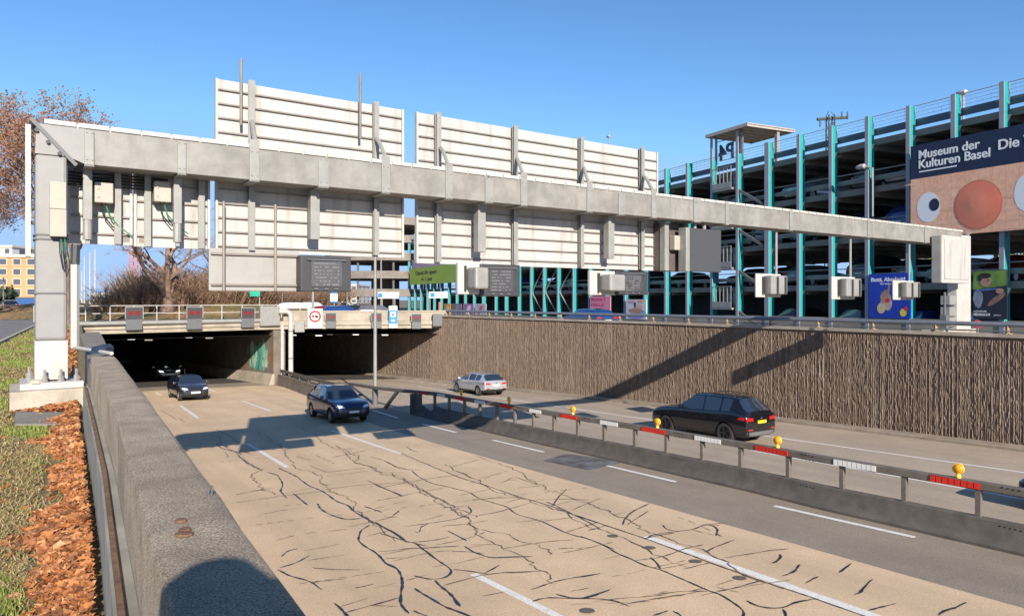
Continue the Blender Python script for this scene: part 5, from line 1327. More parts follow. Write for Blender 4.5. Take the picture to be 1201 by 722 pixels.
text('golf+med', h*.035, M_TXT, t, (x0+w*.62, y, z0+h*.07), depth=.003)
# pink lettered poster, white dance poster
t, x0, x1, z0, z1 = poster('poster', 'pink poster full of red lettering at the foot of the car park', 692, 716, 347, 376, -.6, mat('poster_pink', (.70, .26, .36), .5)); w, h = x1-x0, z1-z0
for k, s_ in enumerate(['MARKT', 'HALLE', 'SAMSTAG', 'ABEND']): text(s_, h*.17, mat('poster_crimson', (.55, .02, .12), .5), t, (x0+w*.06, y, z1-h*(.2+.21*k)), depth=.003, bold=.01, sx=w*.68/(h*.17*.62*len(s_)))
t, x0, x1, z0, z1 = poster('poster', 'pale poster with orange and violet figures next to the turquoise columns', 734, 758, 351, 374.5, -.6, mat('poster_pale', (.62, .60, .66), .5)); w, h = x1-x0, z1-z0
for (cx_, cz_, rx_, rz_, m_) in [(.5, .42, .36, .14, mat('poster_tan', (.5, .3, .2))), (.66, .62, .18, .16, mat('poster_skin2', (.66, .42, .30), .5)), (.46, .74, .05, .16, M_BLACK), (.5, .14, .34, .11, mat('poster_violet', (.30, .22, .58), .5)), (.84, .30, .12, .18, mat('poster_sky', (.18, .42, .62), .5)), (.3, .88, .2, .06, mat('poster_rose', (.66, .28, .34), .5)), (.72, .9, .14, .07, mat('poster_orange', (.70, .35, .12), .5))]:
    blob(t, 'picture_shape', m_, x0+w*cx_, z0+h*cz_, w*rx_, h*rz_, y-rnd.random()*.01, jit=.3)
for lab, p0, p1, c_, c2 in [('small orange poster, left end of the low poster row', 521, 528.5, (.72, .38, .05), (.85, .65, .3)), ('small slate blue poster in the low poster row', 530, 541, (.20, .19, .27), (.40, .25, .28)), ('small violet poster with a white streak in the low poster row', 543, 555.5, (.42, .20, .42), (.8, .78, .82)), ('small pale poster with a red flower, right end of the low poster row', 557, 570, (.60, .60, .68), (.60, .12, .18))]:
    t, x0, x1, z0, z1 = poster('poster', lab, p0, p1, 356, 376, -.6, mat('poster_'+str(p0), c_, .5, var=.3, scale=2)); w, h = x1-x0, z1-z0
    blob(t, 'picture_shape', mat('poster_d'+str(p0), c2, .5), x0+w*.5, z0+h*.62, w*.28, h*.15, y, jit=.5, rot=.6)
    blob(t, 'picture_shape', mat('poster_d'+str(p0), c2), x0+w*.55, z0+h*.78, w*.12, h*.10, y-.004, jit=.5)
# green banner
M_GREENB = mat('banner_green', (.33, .47, .07), .6, var=.1, scale=.3)
t, x0, x1, z0, z1 = poster('banner', 'lime green banner with dark lettering on the far end of the car park', 480.5, 537, 312, 332.5, -.7, M_GREENB, 'banner'); w, h = x1-x0, z1-z0
MTD = mat('banner_dark', (.03, .035, .02), .6)
text('Damit ihr spart', h*.32, MTD, t, (x0+w*.14, -.705, z0+h*.58), depth=.004, bold=.03, sx=w*.54/(h*.32*7.2)); text('ab 1. Juni', h*.24, MTD, t, (x0+w*.27, -.705, z0+h*.22), depth=.004, bold=.03, sx=w*.30/(h*.24*4.6))
t, x0, x1, z0, z1 = poster('banner', 'pale violet wavy cloth banner hanging above the lime green banner', 483, 533, 301, 312, -.65, mat('banner_mauve', (.50, .38, .42), .6, col2=(.30, .17, .34), scale=.25), 'banner')
# ---- spiral ramp at the far end
c = P(452, 372, 128); rr_ = 10.5
t = thing(W, 'spiral_ramp', 'round grey spiral ramp tower at the far left end of the car park', 'ramp', (c.x, c.y, -.4))
for k in range(5):
    zz = 2.0+k*3.0
    mb = MB(); mb.lathe((c.x, c.y, zz), (0, 0, 1), [(2.5, 0), (rr_, 0), (rr_, 1.25), (rr_-.25, 1.25), (rr_-.25, .35), (2.5, .35)], 48); mb.build('ramp_deck', M_GCONC, t, smooth=True)
mb = MB(); mb.lathe((c.x, c.y, -.4), (0, 0, 1), [(2.5, 0), (2.5, 16)], 24); mb.build('ramp_core', M_SOFF, t, smooth=True)
for k in range(10):
    a = k*2*math.pi/10; mb = MB(); mb.tube([(c.x+math.cos(a)*9.6, c.y+math.sin(a)*9.6, -.4), (c.x+math.cos(a)*9.6, c.y+math.sin(a)*9.6, 14.2)], .2, 6); mb.build('ramp_pillar', M_MGREY, t)
# lamps over the roof, and on a column
def roof_lamp(label, base, dirx, h):
    t = thing(PG, 'street_lamp', label, 'street lamp', base)
    b = Vector(base); mb = MB(); mb.tube([b, b+Vector((0, 0, h)), b+Vector((dirx*.6, -.2, h+.12))], .05, 7); mb.build('lamp_arm', M_LGREY, t, smooth=True)
    mb = MB(); e = b+Vector((dirx*.75, -.25, h+.14)); mb.lathe(e, (1, 0, 0), [(0, -.38), (.10, -.3), (.15, -.05), (.14, .2), (0, .34)], 10); mb.build('lamp_head', M_PANEL, t, smooth=True)
roof_lamp('small oval lamp head on the roof edge of the car park above the billboard', (PG.t(1130, 2), 2, DECK[3]), 0.1, PG.z(1130, 113, 2)-DECK[3])
roof_lamp('small oval lamp reaching out from a car park column left of the billboard', (PG.t(1023, -.5), -.46, 6.4), -.75, PG.z(1012, 195, -.7)-6.55)
roof_lamp('tiny white lamp head far behind the long sign back', (PG.t(714, 8), 8, DECK[3]), .4, PG.z(718, 161, 8)-DECK[3])
# parked-street items: blue car behind the wall, no-parking sign
loc = P(690, 376, 46.5); put_car('wagon', 4, (loc.x, loc.y, -.44), PG.ang+math.pi, 'blue car on the upper street just behind the ribbed wall top', None, 'street_car')
c = Vector(G.w((GT(1147, .3), .3, 0))); t = thing(W, 'traffic_sign', 'round blue no stopping sign with red rim and cross beside the right gantry post', 'road sign', (c.x, c.y, .0))
vd = Vector((-c.x, -c.y, 0)).normalized(); cz_ = P(1147, 380, c.y).z
mb = MB(); mb.tube([(c.x, c.y, -.45), (c.x, c.y, cz_+.05)], .03, 6); mb.build('post', M_LGREY, t)
mb = MB(); mb.disc(Vector((c.x, c.y, cz_))+vd*.04, vd, .17, 22, .01); mb.build('disc', mat('sign_red', (.55, .03, .03), .4), t)
mb = MB(); mb.disc(Vector((c.x, c.y, cz_))+vd*.052, vd, .125, 22, .008); mb.build('blue_field', mat('sign_blue', (.02, .09, .42), .4), t)
sd_ = Vector((vd.y, -vd.x, 0)); cc = Vector((c.x, c.y, cz_))+vd*.064; mb = MB()
for s_ in (1, -1):
    a = (sd_+Vector((0, 0, s_))).normalized(); b = (sd_-Vector((0, 0, s_))).normalized(); mb.prism([cc-a*.13-b*.022, cc+a*.13-b*.022, cc+a*.13+b*.022, cc-a*.13+b*.022], vd*.004)
mb.build('cross', MATS['sign_red'], t)
# ================================================================== THINGS OVER THE TUNNEL MOUTHS
PF = Frame(PA.x, PA.y, math.atan2(PB.y-PA.y, PB.x-PA.x)); PF2 = Frame(PB.x, PB.y, math.atan2(PC.y-PB.y, PC.x-PB.x))
M_ROUND = mat('signal_red', (.20, .012, .012), .35)
def signal(fr, label, px0, px1, pyt, pyb, off=-.6, split=.52):
    x0, x1 = fr.t(px0, off), fr.t(px1, off); xm = (px0+px1)/2; z1, z0 = fr.z(xm, pyt, off), fr.z(xm, pyb, off); zm = z1-(z1-z0)*split
    t = thing(fr, 'lane_signal', label, 'traffic signal', ((x0+x1)/2, off, z0), 'lane signals above the tunnel mouths')
    mb = MB(); mb.bevbox(x0, x1, off, off+.22, zm, z1, .02); mb.build('signal_head', M_DGREY, t)
    mb = MB(); mb.box(x0-.02, x1+.02, off-.02, off+.0, z1-.02, z1+.03); mb.box(x0-.02, x0+.03, off-.02, off-.001, zm, z1-.02); mb.box(x1-.03, x1+.02, off-.02, off-.001, zm, z1-.02); mb.build('head_rim', M_LGREY, t)
    for f_ in (.3, .7):
        mb = MB(); mb.disc((x0+(x1-x0)*f_, off-.003, (zm+z1)/2), (0, -1, 0), min((x1-x0)*.15, (z1-zm)*.3), 14, .012); mb.build('red_light', M_ROUND, t)
    mb = MB(); mb.bevbox(x0+.04, x1-.04, off+.02, off+.26, z0, zm-.004, .02); mb.build('control_box', M_MGREY, t)
signal(PF, 'lane signal with dull red lights, leftmost over the left tunnel mouth', 147, 168, 360, 387)
signal(PF, 'lane signal with dull red lights, middle one over the left tunnel mouth', 219, 238, 360, 386)
signal(PF, 'lane signal with dull red lights, beside the tall cabinet over the left tunnel', 283, 299, 361, 384)
signal(PF2, 'lane signal right of the round red and white sign', 381.5, 394.5, 367, 385)
signal(PF2, 'lane signal half hidden by the tall lamp pole', 435, 448, 367, 385)
signal(PF2, 'lane signal right of the blue and white sign', 482.5, 494.5, 368, 385.5)
def cab(fr, label, px0, px1, pyt, pyb, m, off=-.6, th=.35, cat='cabinet'):
    x0, x1 = fr.t(px0, off), fr.t(px1, off); xm = (px0+px1)/2; z1, z0 = fr.z(xm, pyt, off), fr.z(xm, pyb, off)
    t = thing(fr, 'cabinet', label, cat, ((x0+x1)/2, off, z0))
    mb = MB(); mb.bevbox(x0, x1, off, off+th, z0, z1, .03); mb.build('housing', m, t)
    mb = MB(); mb.box(x0+.09, x1-.09, off-.02, off-.001, z0+.09, z1-.09); mb.build('door', m, t); return t
cab(PF, 'tall light grey ribbed cabinet on the edge beam beside the white pipe', 305.5, 328.5, 359, 382, M_LGREY)
cab(PF2, 'small light grey box hanging left of the round red sign', 345.5, 357, 377, 389.5, M_LGREY)
cab(PF2, 'plain dark grey box at the right end of the bridge beam', 507.5, 519, 368, 382.5, M_MGREY)
# bent white pipe at the pier
off = -.75; x0, x1 = PF.t(330, off), PF.t(341, off); z1 = PF.z(338, 365, off); z0 = road_z(PB.x, PB.y)+.7
t = thing(PF, 'vent_pipe', 'thick bent white pipe coming down the dividing pier', 'pipe', (x1, off, z0))
mb = MB(); mb.tube([(x0-.2, off, z1), (x1-.35, off, z1), (x1-.1, off, z1-.1), (x1, off, z1-.35), (x1, off, z0)], .18, 12); mb.build('pipe', M_WHITE, t, smooth=True)
mb = MB(); mb.tube([(x1-.6, off+.1, z1-1.0), (x1-.6, off+.1, z0)], .12, 8); mb.build('thin_pipe', M_WHITE, t, smooth=True)
for z in (z0+1.2, z0+3.2): mb = MB(); mb.tube([(x1, off, z), (x1, off, z+.08)], .195, 12); mb.build('pipe_clip', M_MGREY, t)
# white tubular rail along the left bridge edge
t = thing(PF, 'guard_rail', 'pale grey round guard rail along the bridge edge over the left tunnel mouth', 'guard rail', (5, -.35, 0))
L_ = (PB-PA).length
mb = MB(); mb.tube([(-3.0, -.42, .06), (L_-.6, -.42, .06)], .15, 10); mb.build('rail_tube', M_LGREY, t, smooth=True)
for k in range(5): mb = MB(); mb.box(.5+k*2.6-.06, .5+k*2.6+.06, -.4, -.1, -.02, .1); mb.build('rail_bracket', M_MGREY, t)
# signs over the right tunnel
off = -.55
def flat_sign(fr, label, px0, px1, pyt, pyb, m, off=-.55, name='traffic_sign', base=None, group=None):
    x0, x1 = fr.t(px0, off), fr.t(px1, off); xm = (px0+px1)/2; z1, z0 = fr.z(xm, pyt, off), fr.z(xm, pyb, off)
    t = thing(fr, name, label, 'road sign', ((x0+x1)/2, off, z0 if base is None else base), group)
    mb = MB(); mb.bevbox(x0, x1, off, off+.06, z0, z1, .015); mb.build('panel', m, t); return t, x0, x1, z0, z1
M_SW = mat('sign_white', (.72, .71, .69), .4); M_SB = mat('sign_bright_blue', (.03, .22, .55), .4); M_SR = mat('sign_red', (.55, .03, .03))
t, x0, x1, z0, z1 = flat_sign(PF2, 'white panel with a round red no overtaking for lorries sign above the right tunnel', 360.5, 378.5, 361.5, 385, M_SW)
w, h = x1-x0, z1-z0; cx_, cz_ = (x0+x1)/2, z0+h*.60
mb = MB(); mb.box(x0, x1, off-.012, off-.001, z1-.04, z1); mb.box(x0, x1, off-.012, off-.001, z0, z0+.04); mb.box(x0, x0+.04, off-.012, off-.001, z0+.04, z1-.04); mb.box(x1-.04, x1, off-.012, off-.001, z0+.04, z1-.04); mb.build('border', M_LGREY, t)
mb = MB(); mb.lathe((cx_, off-.002, cz_), (0, -1, 0), [(w*.27, 0), (w*.40, 0), (w*.40, .012), (w*.27, .012), (w*.27, 0)], 28); mb.build('red_ring', M_SR, t)
mb = MB(); mb.box(cx_-w*.2, cx_-w*.05, off-.012, off-.002, cz_-w*.10, cz_+w*.11); mb.build('red_lorry', M_SR, t)
mb = MB(); mb.box(cx_-w*.01, cx_+w*.21, off-.012, off-.002, cz_-w*.10, cz_+w*.03); mb.box(cx_+w*.02, cx_+w*.16, off-.012, off-.002, cz_+w*.031, cz_+w*.09); mb.build('black_car', M_BLACK, t)
text('> 3.5t', h*.12, M_BLACK, t, (x0+w*.28, off-.003, z0+h*.09), depth=.003, bold=.004)
t, x0, x1, z0, z1 = flat_sign(PF2, 'blue sign with a white camera square on white boards above the right tunnel', 456, 466, 358.5, 384.5, M_SW); w, h = x1-x0, z1-z0
mb = MB(); mb.bevbox(x0+.0, x1-.0, off-.03, off-.004, z0+h*.19, z0+h*.80, .01); mb.build('blue_field', M_SB, t)
mb = MB(); mb.box(x0+w*.22, x1-w*.22, off-.04, off-.031, z0+h*.50, z0+h*.72); mb.build('white_square', M_SW, t)
mb = MB(); mb.disc(((x0+x1)/2, off-.042, z0+h*.61), (0, -1, 0), w*.13, 12, .008); mb.build('camera_mark', M_BLACK, t)
mb = MB(); mb.box(x0+w*.3, x1-w*.3, off-.038, off-.032, z0+h*.30, z0+h*.38); mb.build('white_bar', M_SW, t)
text('CH', h*.09, M_BLACK, t, (x0+w*.3, off-.003, z0+h*.06), depth=.003)

# ---- railing on the bridge left part
t = thing(W, 'railing', 'thin white pipe railing along the leafy bank above the left tunnel', 'railing', tuple(P(220, 372, 56)))
a, b = P(40, 372, 50.0), P(352, 372, 60.0); a.z = b.z = 0
for z in (.55, 1.12): mb = MB(); mb.tube([a+Vector((0, 0, z)), b+Vector((0, 0, z))], .035, 6); mb.build('rail', M_WHITE, t)
for k in range(13):
    p = a.lerp(b, k/12); mb = MB(); mb.tube([p, p+Vector((0, 0, 1.14))], .04, 6); mb.build('railing_post', M_WHITE, t)
# ---- leafy bank: mound of ground
mb = MB(); vs = []; nx, ny = 60, 14
for i in range(nx+1):
    for j in range(ny+1):
        x = -46+29*i/nx; yy = 58+26*j/ny+.35*(x+23)*.5
        hgt = 1.35*math.sin(math.pi*min(1, j/ny*1.02))**.7*(.75+.25*math.sin(i*.35))*min(1, (nx-i)/9)*min(1, i/6)
        vs.append((x, yy, -.02+max(0, hgt)+.06*rnd.random()))
mb.add(vs, [(i*(ny+1)+j, (i+1)*(ny+1)+j, (i+1)*(ny+1)+j+1, i*(ny+1)+j+1) for i in range(nx) for j in range(ny)])
struct(mb, 'leafy_bank', mat('leafy_bank', (.27, .145, .06), .95, col2=(.13, .12, .035), scale=.35, speckle=.5, spscale=4), smooth=True)

# ---- trees
M_BARK = mat('plane_bark', (.22, .135, .10), .9, col2=(.30, .205, .155), scale=3, bump=.5)
M_TWIG = mat('twig_brown', (.13, .09, .06), .9)
MINR = .011
def branchy(mb, p, d, r, L, lev, maxlev, tips, rg, spread=.6, up=.12):
    n = 4; pts = [p.copy()]; q = p.copy(); dd = d.copy()
    for i in range(n):
        dd = (dd+Vector((rg.gauss(0, .13), rg.gauss(0, .13), rg.gauss(0, .08)+up*.3))).normalized(); q = q+dd*(L/n); pts.append(q.copy())
    r1 = r*(.62 if lev < maxlev else .4)
    mb.tube(pts, max(r, MINR), 6 if lev < 2 else (4 if lev < 4 else 3), False, max(r1, MINR*.8))
    if lev >= maxlev-1: tips.append((q, dd)); tips.append((pts[2], dd))
    if lev < maxlev:
        for k in range(rg.choice([2, 3, 3]) if lev > 0 else 4):
            s_ = pts[rg.choice([2, 3, 4, 4])]
            ax = Vector((rg.gauss(0, 1), rg.gauss(0, 1), rg.gauss(0, .6))).normalized()
            nd_ = (dd+ax*spread+Vector((0, 0, up))).normalized()
            branchy(mb, s_, nd_, r1*.8, L*rg.uniform(.62, .85), lev+1, maxlev, tips, rg, spread, up)
def tree(name, label, base, h, r, seed, leafm=None, nleaf=0, lsize=.12, maxlev=5, spread=.7, trunk_h=.28, lean=(0, 0)):
    rg = random.Random(seed); t = thing(W, name, label, 'tree', base)
    mb = MB(); tips = []; b = Vector(base); tp = b+Vector((lean[0], lean[1], h*trunk_h))
    mb.tube([b-Vector((0, 0, .2)), b.lerp(tp, .1), b.lerp(tp, .5), tp], r*1.15, 9, True, r*.8); mb.build('trunk', M_BARK, t, smooth=True)
    mb = MB()
    for k in range(5):
        a = k*2*math.pi/5+rg.random(); branchy(mb, tp-Vector((0, 0, .3)), Vector((math.cos(a)*.6, math.sin(a)*.6, 1)).normalized(), r*.55, h*.26, 1, maxlev, tips, rg, spread)
    mb.build('limbs', M_BARK, t, fix=False)
    if leafm and nleaf:
        mb = MB()
        for k in range(nleaf):
            q, d = rg.choice(tips); sp_ = .14 if lsize < .1 else .28; c = q+Vector((rg.gauss(0, sp_), rg.gauss(0, sp_), rg.gauss(0, sp_)))
            a = Vector((rg.gauss(0, 1), rg.gauss(0, 1), rg.gauss(0, 1))).normalized(); bb = a.cross(Vector((rg.gauss(0, 1), rg.gauss(0, 1), rg.gauss(0, 1)))).normalized(); s_ = lsize*rg.uniform(.6, 1.3)
            mb.add([c-a*s_-bb*s_*.5, c+a*s_*.2-bb*s_, c+a*s_, c+bb*s_*.8], [(0, 1, 2, 3)])
        mb.build('crown', leafm, t, fix=False)
    return t
M_LEAFO = mat('autumn_leaf', (.3, .15, .06), .8, island=[(.30, .115, .045), (.22, .095, .05), (.34, .155, .07), (.17, .08, .05), (.28, .15, .09)])
M_LEAFY = mat('yellow_leaf', (.3, .25, .06), .8, island=[(.34, .28, .05), (.20, .20, .04), (.42, .30, .06), (.12, .13, .03)])
b = P(76, 372, 44); tree('plane_tree', 'tall plane tree with thin rusty brown leaves behind the gantry post', (b.x, b.y, 0), 14.6, .34, 3, M_LEAFO, 17000, .065, 7, .95, .24)
b = P(-60, 372, 50); tree('plane_tree', 'plane tree with rusty leaves reaching in from the left edge', (b.x, b.y, 0), 11.0, .3, 12, M_LEAFO, 8000, .062, 7, .8, .28)
b = P(196, 365, 62); tree('bare_tree', 'bare multi stemmed tree with pinkish bark under the left sign backs', (b.x, b.y, .3), 12.5, .62, 5, None, 0, .1, 7, .8, .14)
b = P(262, 365, 72); tree('bare_tree', 'slender bare tree among the brown shrubs', (b.x, b.y, .3), 9.5, .3, 8, None, 0, .1, 5, .7, .25)
# ---- brown shrubs
def shrub_mesh(seed, h, wd):
    rg = random.Random(seed); mb = MB()
    for k in range(330):
        a = rg.random()*6.283; r0 = wd*.35*rg.random(); p = Vector((math.cos(a)*r0, math.sin(a)*r0*.7, 0)); d = Vector((math.cos(a)*rg.uniform(.1, .6), math.sin(a)*rg.uniform(.1, .6), 1)).normalized()
        L = h*rg.uniform(.5, 1.05); pts = [p]; q = p.copy()
        for i in range(3):
            d = (d+Vector((rg.gauss(0, .12), rg.gauss(0, .12), 0))).normalized(); q = q+d*L/3; pts.append(q.copy())
        mb.tube(pts, .0085, 3, False, .003)
        for i in range(7):
            s_ = pts[rg.choice([1, 2, 2, 3])]; e = s_+(d+Vector((rg.gauss(0, .6), rg.gauss(0, .6), rg.gauss(.1, .4)))).normalized()*h*rg.uniform(.12, .3); mb.tube([s_, e], .0042, 3, False, .0016)
    return mb
M_SHRUB = mat('shrub_twigs', (.24, .155, .09), .9, island=[(.29, .18, .115), (.19, .115, .075), (.36, .24, .16)])
spots = [(140, 60, 3.0), (162, 62, 4.2), (185, 66, 5.0), (212, 64, 5.2), (238, 66, 4.6), (262, 68, 5.2), (284, 70, 4.8), (306, 73, 4.3), (328, 78, 3.8), (228, 75, 6), (175, 76, 6), (275, 80, 5.6), (350, 84, 4.0), (372, 88, 4.4), (395, 92, 4.0)]
sm = [shrub_mesh(40+i, 1.0, 1.3) for i in range(3)]
protos = []
for i, (px, Y, h) in enumerate(spots):
    b = P(px, 365, Y)
    if i < 3:
        o = sm[i].build('shrub', M_SHRUB, None, fix=False); protos.append(o)
    else:
        o = protos[i % 3].copy(); COL.objects.link(o)
    o.location = (b.x, b.y, .15); o.rotation_euler = (0, 0, i*1.7); o.scale = (h*.95, h*.95, h*.74)
    tag(o, 'leafless brown shrub in the thicket behind the white railing', 'shrub', 'brown shrubs behind the railing')
# yellow trees seen through the garage, and dark conifers
for i, (x, yy, h) in enumerate([(-6, 30, 8), (4, 29, 7.6), (12, 30, 8.5), (-16, 32, 8), (20, 28, 8.2)]):
    b = PG.w((x, yy, -.45)); tree('autumn_tree', 'yellow leaved tree glimpsed between the decks of the car park', (b.x, b.y, -.45), h, .2, 60+i, M_LEAFY, 1500, .3, 4, .8, .2).__setitem__('group', 'yellow trees behind the car park')

# ---- far buildings and masts at the left
M_BRICK = mat('ochre_brick', (.50, .31, .15), .85, var=.2, scale=.3); M_PANE = mat('window_pane', (.09, .10, .12), .15); M_CREAM = mat('cream_wall', (.60, .52, .42), .8)
def building(label, px0, px1, pyt, Y, dep, m, rows, cols, ang=0, win=(.5, .55), zbase=0):
    x0, x1 = (px0-CX)*Y/F, (px1-CX)*Y/F; z1 = P(px0, pyt, Y).z; fr = Frame(x0, Y, ang)
    t = thing(fr, 'building', label, 'building', ((x1-x0)/2, 0, zbase)); w = x1-x0
    mb = MB(); mb.box(0, w, 0, dep, zbase, z1); mb.build('walls', m, t)
    mb = MB(); mb.box(-.3, w+.3, -.3, dep+.3, z1+.003, z1+.5); mb.build('roof', M_CREAM, t)
    sh = (z1-zbase)/rows
    for r_ in range(rows):
        for c_ in range(cols):
            cx_ = w*(c_+.5)/cols; ww = w/cols*win[0]; zz = zbase+sh*(r_+.28)
            mb = MB(); mb.box(cx_-ww/2-.12, cx_+ww/2+.12, -.07, -.003, zz-.12, zz+sh*win[1]+.12); f = mb.build('window', M_CREAM, t)
            mb = MB(); mb.box(cx_-ww/2, cx_+ww/2, -.10, -.071, zz, zz+sh*win[1]); mb.build('pane', M_PANE, f)
    for r_ in range(rows):
        for c_ in range(3):
            cy_ = dep*(c_+.5)/3; zz = zbase+sh*(r_+.28); mb = MB(); mb.box(w+.003, w+.08, cy_-.9, cy_+.9, zz, zz+sh*win[1]); mb.build('window', M_PANE, t)
    return t
building('ochre brick apartment block at the far left with rows of pale windows', -55, 37, 301, 130, 16, M_BRICK, 5, 6, rad(8))
building('white flat roofed block behind the ochre brick building', -40, 14, 290, 165, 20, mat('white_block', (.66, .64, .62), .8), 7, 5, 0)
building('low grey blue industrial building beyond the flag poles', 108, 150, 346, 170, 14, mat('blue_block', (.34, .40, .48), .7), 2, 6, 0)
building('pale distant office block behind the brown shrubs', 300, 420, 335, 240, 20, mat('far_block', (.50, .46, .42), .8), 4, 12, 0)
# white masts
for i, (px, pt, Y) in enumerate([(99, 300, 120), (105.5, 296, 110), (111.5, 292, 100), (136, 322, 105), (96, 318, 130)]):
    b = P(px, 370, Y); b.z = 0; top = P(px, pt, Y)
    mb = MB(); mb.tube([b, Vector((b.x, b.y, top.z))], .16, 7, True, .07)
    mb.lathe((b.x, b.y, 0), (0, 0, 1), [(.32, 0), (.32, .3), (.16, .35)], 8)
    o = mb.build('flag_pole', M_WHITE); tag(o, 'tall white flag pole standing far away between gantry post and shrubs', 'flag pole', 'white flag poles in the distance')
# red lattice crane mast
b = P(158, 365, 190); b.z = 0; zt2 = 22
mb = MB(); w = .95
for sx in (-1, 1):
    for sy in (-1, 1): mb.tube([(b.x+sx*w, b.y+sy*w, 0), (b.x+sx*w, b.y+sy*w, zt2)], .14, 5)
for k in range(12):
    z = k*zt2/12
    for sy in (-1, 1): mb.tube([(b.x-w, b.y+sy*w, z), (b.x+w, b.y+sy*w, z+zt2/12)], .10, 4); mb.tube([(b.x+w, b.y+sy*w, z), (b.x-w, b.y+sy*w, z+zt2/12)], .10, 4)
o = mb.build('crane_mast', mat('crane_red', (.50, .20, .19), .6)); tag(o, 'faded red lattice crane mast far behind the bare tree', 'crane')
# catenary mast behind the garage
b = P(974, 372, 75); Yc = 75; t = thing(W, 'railway_mast', 'dark lattice railway mast with a cross arm above the car park roof', 'mast', (b.x, b.y, -.45))
zt2 = P(974, 131, Yc).z; mb = MB()
for sx in (-1, 1):
    for sy in (-1, 1): mb.tube([(b.x+sx*.45, b.y+sy*.45, -.45), (b.x+sx*.3, b.y+sy*.3, zt2-.4)], .085, 4)
n = 20
for k in range(n):
    z0, z1 = -.45+(zt2-.5)*k/n, -.45+(zt2-.5)*(k+1)/n
    for s_ in (-1, 1): mb.tube([(b.x-.38, b.y+s_*.38, z0), (b.x+.38, b.y+s_*.38, z1)], .03, 4); mb.tube([(b.x+s_*.38, b.y-.38, z0), (b.x+s_*.38, b.y+.38, z1)], .03, 4)
MMAST = mat('mast_green', (.07, .085, .08), .6); mb.build('lattice_tower', MMAST, t)
za = P(974, 140, Yc).z; mb = MB(); mb.tube([(b.x-1.4, b.y, za), (b.x+1.9, b.y+.2, za+.25)], .17, 6); mb.tube([(b.x-.6, b.y, za), (b.x-.2, b.y, zt2)], .05, 5); mb.tube([(b.x+.6, b.y, za+.1), (b.x+.1, b.y, zt2)], .05, 5); mb.build('cross_arm', MMAST, t)
for dx in (-1.1, 1.2, 1.8):
    mb = MB(); mb.tube([(b.x+dx, b.y, za), (b.x+dx, b.y, za-.8 if dx < 0 else za+.8)], .07, 6); mb.build('insulator', MMAST, t)

# ---- traffic and signs on the bridge
for px, Y, kd, ci, th, lab in [(352, 70, 'suv', 0, 0.25, 'white car on the bridge behind the round red sign'), (372, 74, 'suv', 0, .2, 'white car on the bridge half hidden by a lane signal'), (386, 72, 'hatch', 3, 1.2, 'dark red car on the bridge next to white cars'),
    (404, 70, 'wagon', 4, .3, 'blue car on the bridge left of the lamp pole'), (416, 78, 'wagon', 2, .3, 'black car on the bridge just left of the lamp pole'), (444, 76, 'wagon', 5, .25, 'grey car on the bridge right of the lamp pole'), (345, 84, 'suv', 0, .3, 'white car on the bridge beside the tall grey cabinet')]:
    b = P(px, 372, Y); put_car(kd, ci, (b.x, b.y, -.51), th, lab, None, 'street_car')
b = P(398, 366, 92); b.z = -.5; t = thing(W, 'delivery_van', 'long white delivery van on the bridge behind the blue car', 'van', (b.x, b.y, -.5)); mb = MB()
mb.prism([(b.x-2.9, b.y-1, -.2), (b.x+2.6, b.y-1, -.2), (b.x+2.6, b.y-1, .35), (b.x+1.9, b.y-1, .6), (b.x+1.2, b.y-1, 1.25), (b.x-2.9, b.y-1, 1.3)], (0, 2, 0)); mb.build('body', M_PANEL, t)
mb = MB(); mb.prism([(b.x+1.8, b.y-1.01, .6), (b.x+1.18, b.y-1.01, 1.15), (b.x+.5, b.y-1.01, 1.15), (b.x+.5, b.y-1.01, .6)], (0, .008, 0)); mb.build('side_window', M_GLASS, t)
for dx in (-1.8, 1.7): mb = MB(); mb.disc((b.x+dx, b.y-1.02, -.14), (0, 1, 0), .36, 16, .25); mb.build('wheel', M_RUBBER, t)
def post_sign(label, px0, px1, pyt, pyb, Y, m, posts, mark=None, cat='road sign', group=None):
    x0, x1 = (px0-CX)*Y/F, (px1-CX)*Y/F; z1, z0 = P(0, pyt, Y).z, P(0, pyb, Y).z
    t = thing(W, 'street_sign', label, cat, ((x0+x1)/2, Y, 0), group)
    mb = MB(); mb.bevbox(x0, x1, Y-.05, Y+.05, z0, z1, .02); mb.build('panel', m, t)
    for f_ in posts:
        x = x0+(x1-x0)*f_; mb = MB(); mb.tube([(x, Y+.12, -.55), (x, Y+.12, z1)], .06, 7); mb.build('post', M_LGREY, t)
    if mark:
        mb = MB(); r_ = (z1-z0)*.34; cx_ = x0+(x1-x0)*mark[0]; mb.box(cx_-r_, cx_+r_, Y-.065, Y-.051, (z0+z1)/2-r_, (z0+z1)/2+r_); mk = mb.build('blue_square', mark[1], t)
        if len(mark) > 2: text(mark[2], r_*1.9, M_SW, t, (cx_-r_*.6, Y-.07, (z0+z1)/2-r_*.65), depth=.004, bold=.02)
    return t
post_sign('white direction sign with a small blue square behind the lamp pole', 443, 468, 342.5, 350, 84, M_SW, (.2, .8), (.12, M_SB))
post_sign('white direction sign with a small blue square before the turquoise columns', 503, 525, 342, 349.5, 80, M_SW, (.05,), (.2, M_SB))
post_sign('small blue and white parking sign on the bridge left of the lamp pole', 388, 395.5, 342.5, 355, 80, M_SB, (.5,), (.5, M_SW))
post_sign('small green sign above the brown shrubs near the grey sign board', 293, 305, 341.5, 347.5, 66, mat('sign_green', (.02, .36, .24), .5), (.9,))
post_sign('thin red and white striped marker post before the low poster row', 514.5, 517, 354, 373, 70, mat('marker_red', (.6, .10, .07), .5), (.5,))
